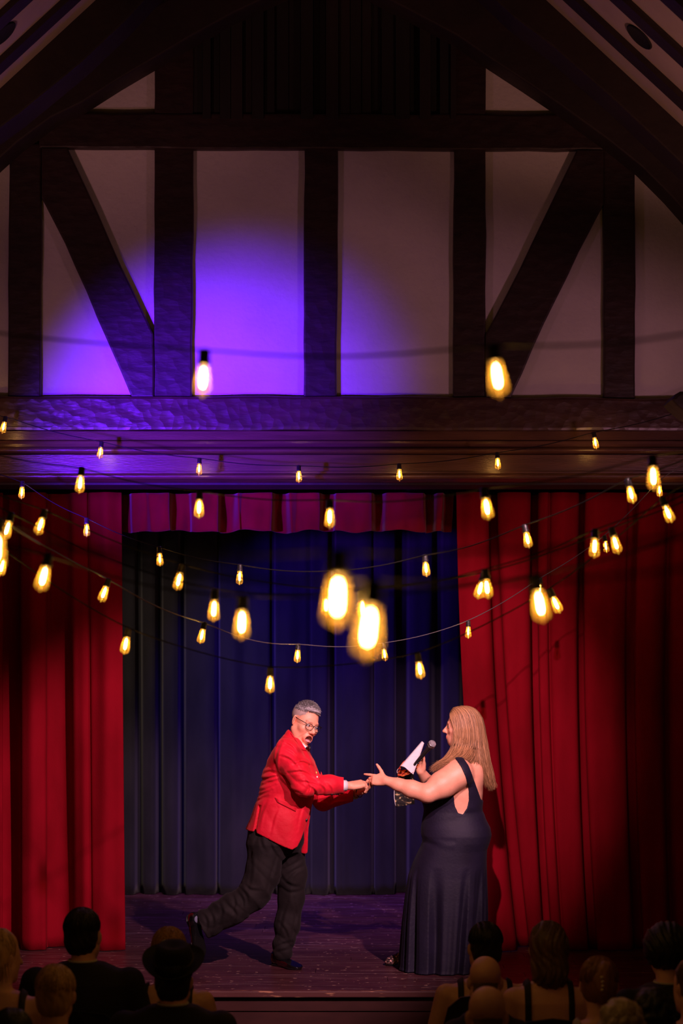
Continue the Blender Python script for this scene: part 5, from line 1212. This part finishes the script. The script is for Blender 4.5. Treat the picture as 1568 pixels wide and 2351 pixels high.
        for i in range(420 if style != 'afro' else 0):
            th, b2 = rng.uniform(-math.pi, 0.15) , rng.uniform(.1, 1.35)
            th = rng.uniform(-math.pi * 1.05, math.pi * .05)
            n = A3(math.cos(th) * math.sin(b2), math.sin(th) * math.sin(b2), math.cos(b2)); q = A3(n[0] * .085, -.026 + n[1] * .104, .050 + n[2] * .089)
            dn = A3(n[0] * .3, n[1] * .2, -1) + rng.normal(0, .22, 3); L = {'short': .045, 'bob': .09, 'long': .2, 'wavy': .16, 'updo': .06, 'curly': .03}.get(style, .05)
            if style == 'curly': dn = rng.normal(0, 1, 3)
            if style == 'updo': dn = A3(-n[0] * .9, -.25, -.3 - n[2]) + rng.normal(0, .2, 3)
            q_ = q.copy(); pth = [q_.copy()]; ns_ = 7; g_ = nrm(A3(rng.normal(0, .25), rng.normal(0, .12), -1)) if style != 'curly' else nrm(rng.normal(0, 1, 3))
            for _s in range(ns_):
                nn = nrm((q_ - A3(0, -.026, .04)) / A3(.085, .104, .089) ** 2) if q_[2] > -.02 else A3(0, 0, 0)
                g2 = nrm(g_ - nn * min(0, g_ @ nn)) if q_[2] > -.02 else nrm(g_ + A3(0, 0, -.5))
                g2 = nrm(g2 + rng.normal(0, .12 if style in ('wavy', 'curly') else .04, 3)); q_ = q_ + g2 * L / ns_
                if q_[2] > -.02:
                    e_ = (q_ - A3(0, -.026, .045)) / A3(.0865, .1055, .091); q_ = A3(0, -.026, .045) + e_ / max(1e-6, np.linalg.norm(e_)) * A3(.0865, .1055, .091)
                pth.append(q_.copy())
            k = np.array([H.p(*v) for v in pth]); ps.append(k); rs.append([.0018] * (len(k) - 1) + [.0005]); gg = rng.uniform(.5, 1.5); cs.append(hc * gg)
        if ps: keep(tubes('hair_strand', ps, rs, M['hair'], None, 3, attr=cs), P)['kind'] = 'stuff'
    cl = chairlab or ('black chair of the ' + ' '.join(label.replace(',', '').split()[:10]))
    chair_at(X, Y + .02, cl)
    return P, H
def hat(H, P, lab):
    o = H.p(0, -.012, .085); h = empty('fedora', o, lab, 'hat'); m = plain('felt', (.006, .005, .005), .9); bm_ = plain('hat_band', (.055, .042, .036), .6)
    T = H.R.T
    def put(me, nm):
        q = link(nm, me); q.parent = h; return q
    crown = lathe('crown', [(.098, -.002), (.097, .03), (.092, .06), (.084, .088), (.070, .102), (.045, .100), (.015, .088), (.001, .086)], m, 28)
    for v in crown.vertices: v.co.y *= 1.18; v.co.z += -.02 * max(0, v.co.z / .1) * (v.co.y / .1)
    put(crown, 'crown')
    band_ = lathe('band', [(.0985, .002), (.1005, .004), (.0985, .030), (.0965, .031)], bm_, 28)
    for v in band_.vertices: v.co.y *= 1.18
    put(band_, 'band')
    brim = lathe('brim', [(.096, .0), (.125, -.004), (.150, .004), (.156, .014), (.154, .017), (.148, .009), (.124, .001), (.096, .004)], m, 36)
    for v in brim.vertices: v.co.y *= 1.12; v.co.z += .05 * (v.co.x ** 2) / .024 * .4 - .03 * abs(v.co.y) * (v.co.y > 0)
    put(brim, 'brim'); h.rotation_euler = (.42, .06, -.1); h.scale = (.86, .86, .9); return h
spectator(2, 2124, 8.75, 'woman with long blond hair over bare shoulders at the far left, head turned', 'blond', 'long', 'bare', 0.75, .185)
spectator(193, 2077, 9.3, 'dark-haired broad man in a black suit below the left curtain', 'dark', 'short', 'suit', 0.25, .235, 1.05, plain('suit_black', (.008, .007, .008), .8), drop=.172)
spectator(128, 2206, 8.1, 'woman with short cropped blond hair and bare back', 'blond', 'short', 'bare', 0.05, .175, 1.0, tiltz=.05)
P4, H4 = spectator(388, 2121, 9.4, 'reddish-blond woman with a small pale hair loop, behind the hat wearer', 'red', 'bob', 'strap', -.05, .175)
bracelet(H4.p(-.015, -.125, .065), nrm(H4.R[1]), .014, .0022, plain('pale_ribbon', (.7, .62, .5), .5), P4, 'hair_loop')
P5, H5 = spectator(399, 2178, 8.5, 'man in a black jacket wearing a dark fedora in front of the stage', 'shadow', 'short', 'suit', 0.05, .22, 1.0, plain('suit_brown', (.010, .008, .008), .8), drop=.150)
hat(H5, P5, 'dark felt fedora with a paler band worn by a seated man')
spectator(1111, 2110, 9.75, 'woman with dark cropped hair and bare shoulders just right of the gown', 'dark', 'short', 'strap', -.25, .20, 1.02)
spectator(1114, 2191, 8.8, 'bald person directly behind the dark-haired woman', 'dark', 'bald', 'suit', .05, .14, .97, plain('dim_cloth', (.012, .009, .008), .8))
spectator(1118, 2259, 7.8, 'balding person in a white shirt and black vest, bottom of the row', 'dark', 'bald', 'vest', .0, .20, 1.02, plain('cream_shirt', (.42, .34, .24), .7))
spectator(1256, 2108, 9.1, 'woman with wavy brown half-up hair and a broad bare back with black strap', 'brown', 'wavy', 'bare', -.1, .165, 1.02, plain('black_dress', (.006, .005, .006), .7))
P10, H10 = spectator(1375, 2188, 8.5, 'woman with an auburn updo held by a beaded clip', 'auburn', 'updo', 'strap', .1, .17, 1.0, plain('cream_dress', (.40, .33, .25), .7))
for k, (a, b2) in enumerate(((.008, .055), (.012, .036), (.012, .018), (.010, .0))): ball('clip_bead', H10.p(a, -.148, b2), .0065, plain('pearl', (.75, .65, .42), .25), P10, 10)
spectator(1425, 2287, 7.3, 'person with curly pale white hair at the bottom edge', 'white', 'curly', 'shirt', .0, .18, .97, plain('dim_shirt', (.02, .014, .012), .8))
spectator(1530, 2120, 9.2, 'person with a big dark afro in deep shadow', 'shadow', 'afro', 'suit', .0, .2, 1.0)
spectator(1590, 2190, 8.4, 'person at the far right edge showing an ear and light brown hair', 'brown', 'updo', 'strap', -.5, .165, 1.0)
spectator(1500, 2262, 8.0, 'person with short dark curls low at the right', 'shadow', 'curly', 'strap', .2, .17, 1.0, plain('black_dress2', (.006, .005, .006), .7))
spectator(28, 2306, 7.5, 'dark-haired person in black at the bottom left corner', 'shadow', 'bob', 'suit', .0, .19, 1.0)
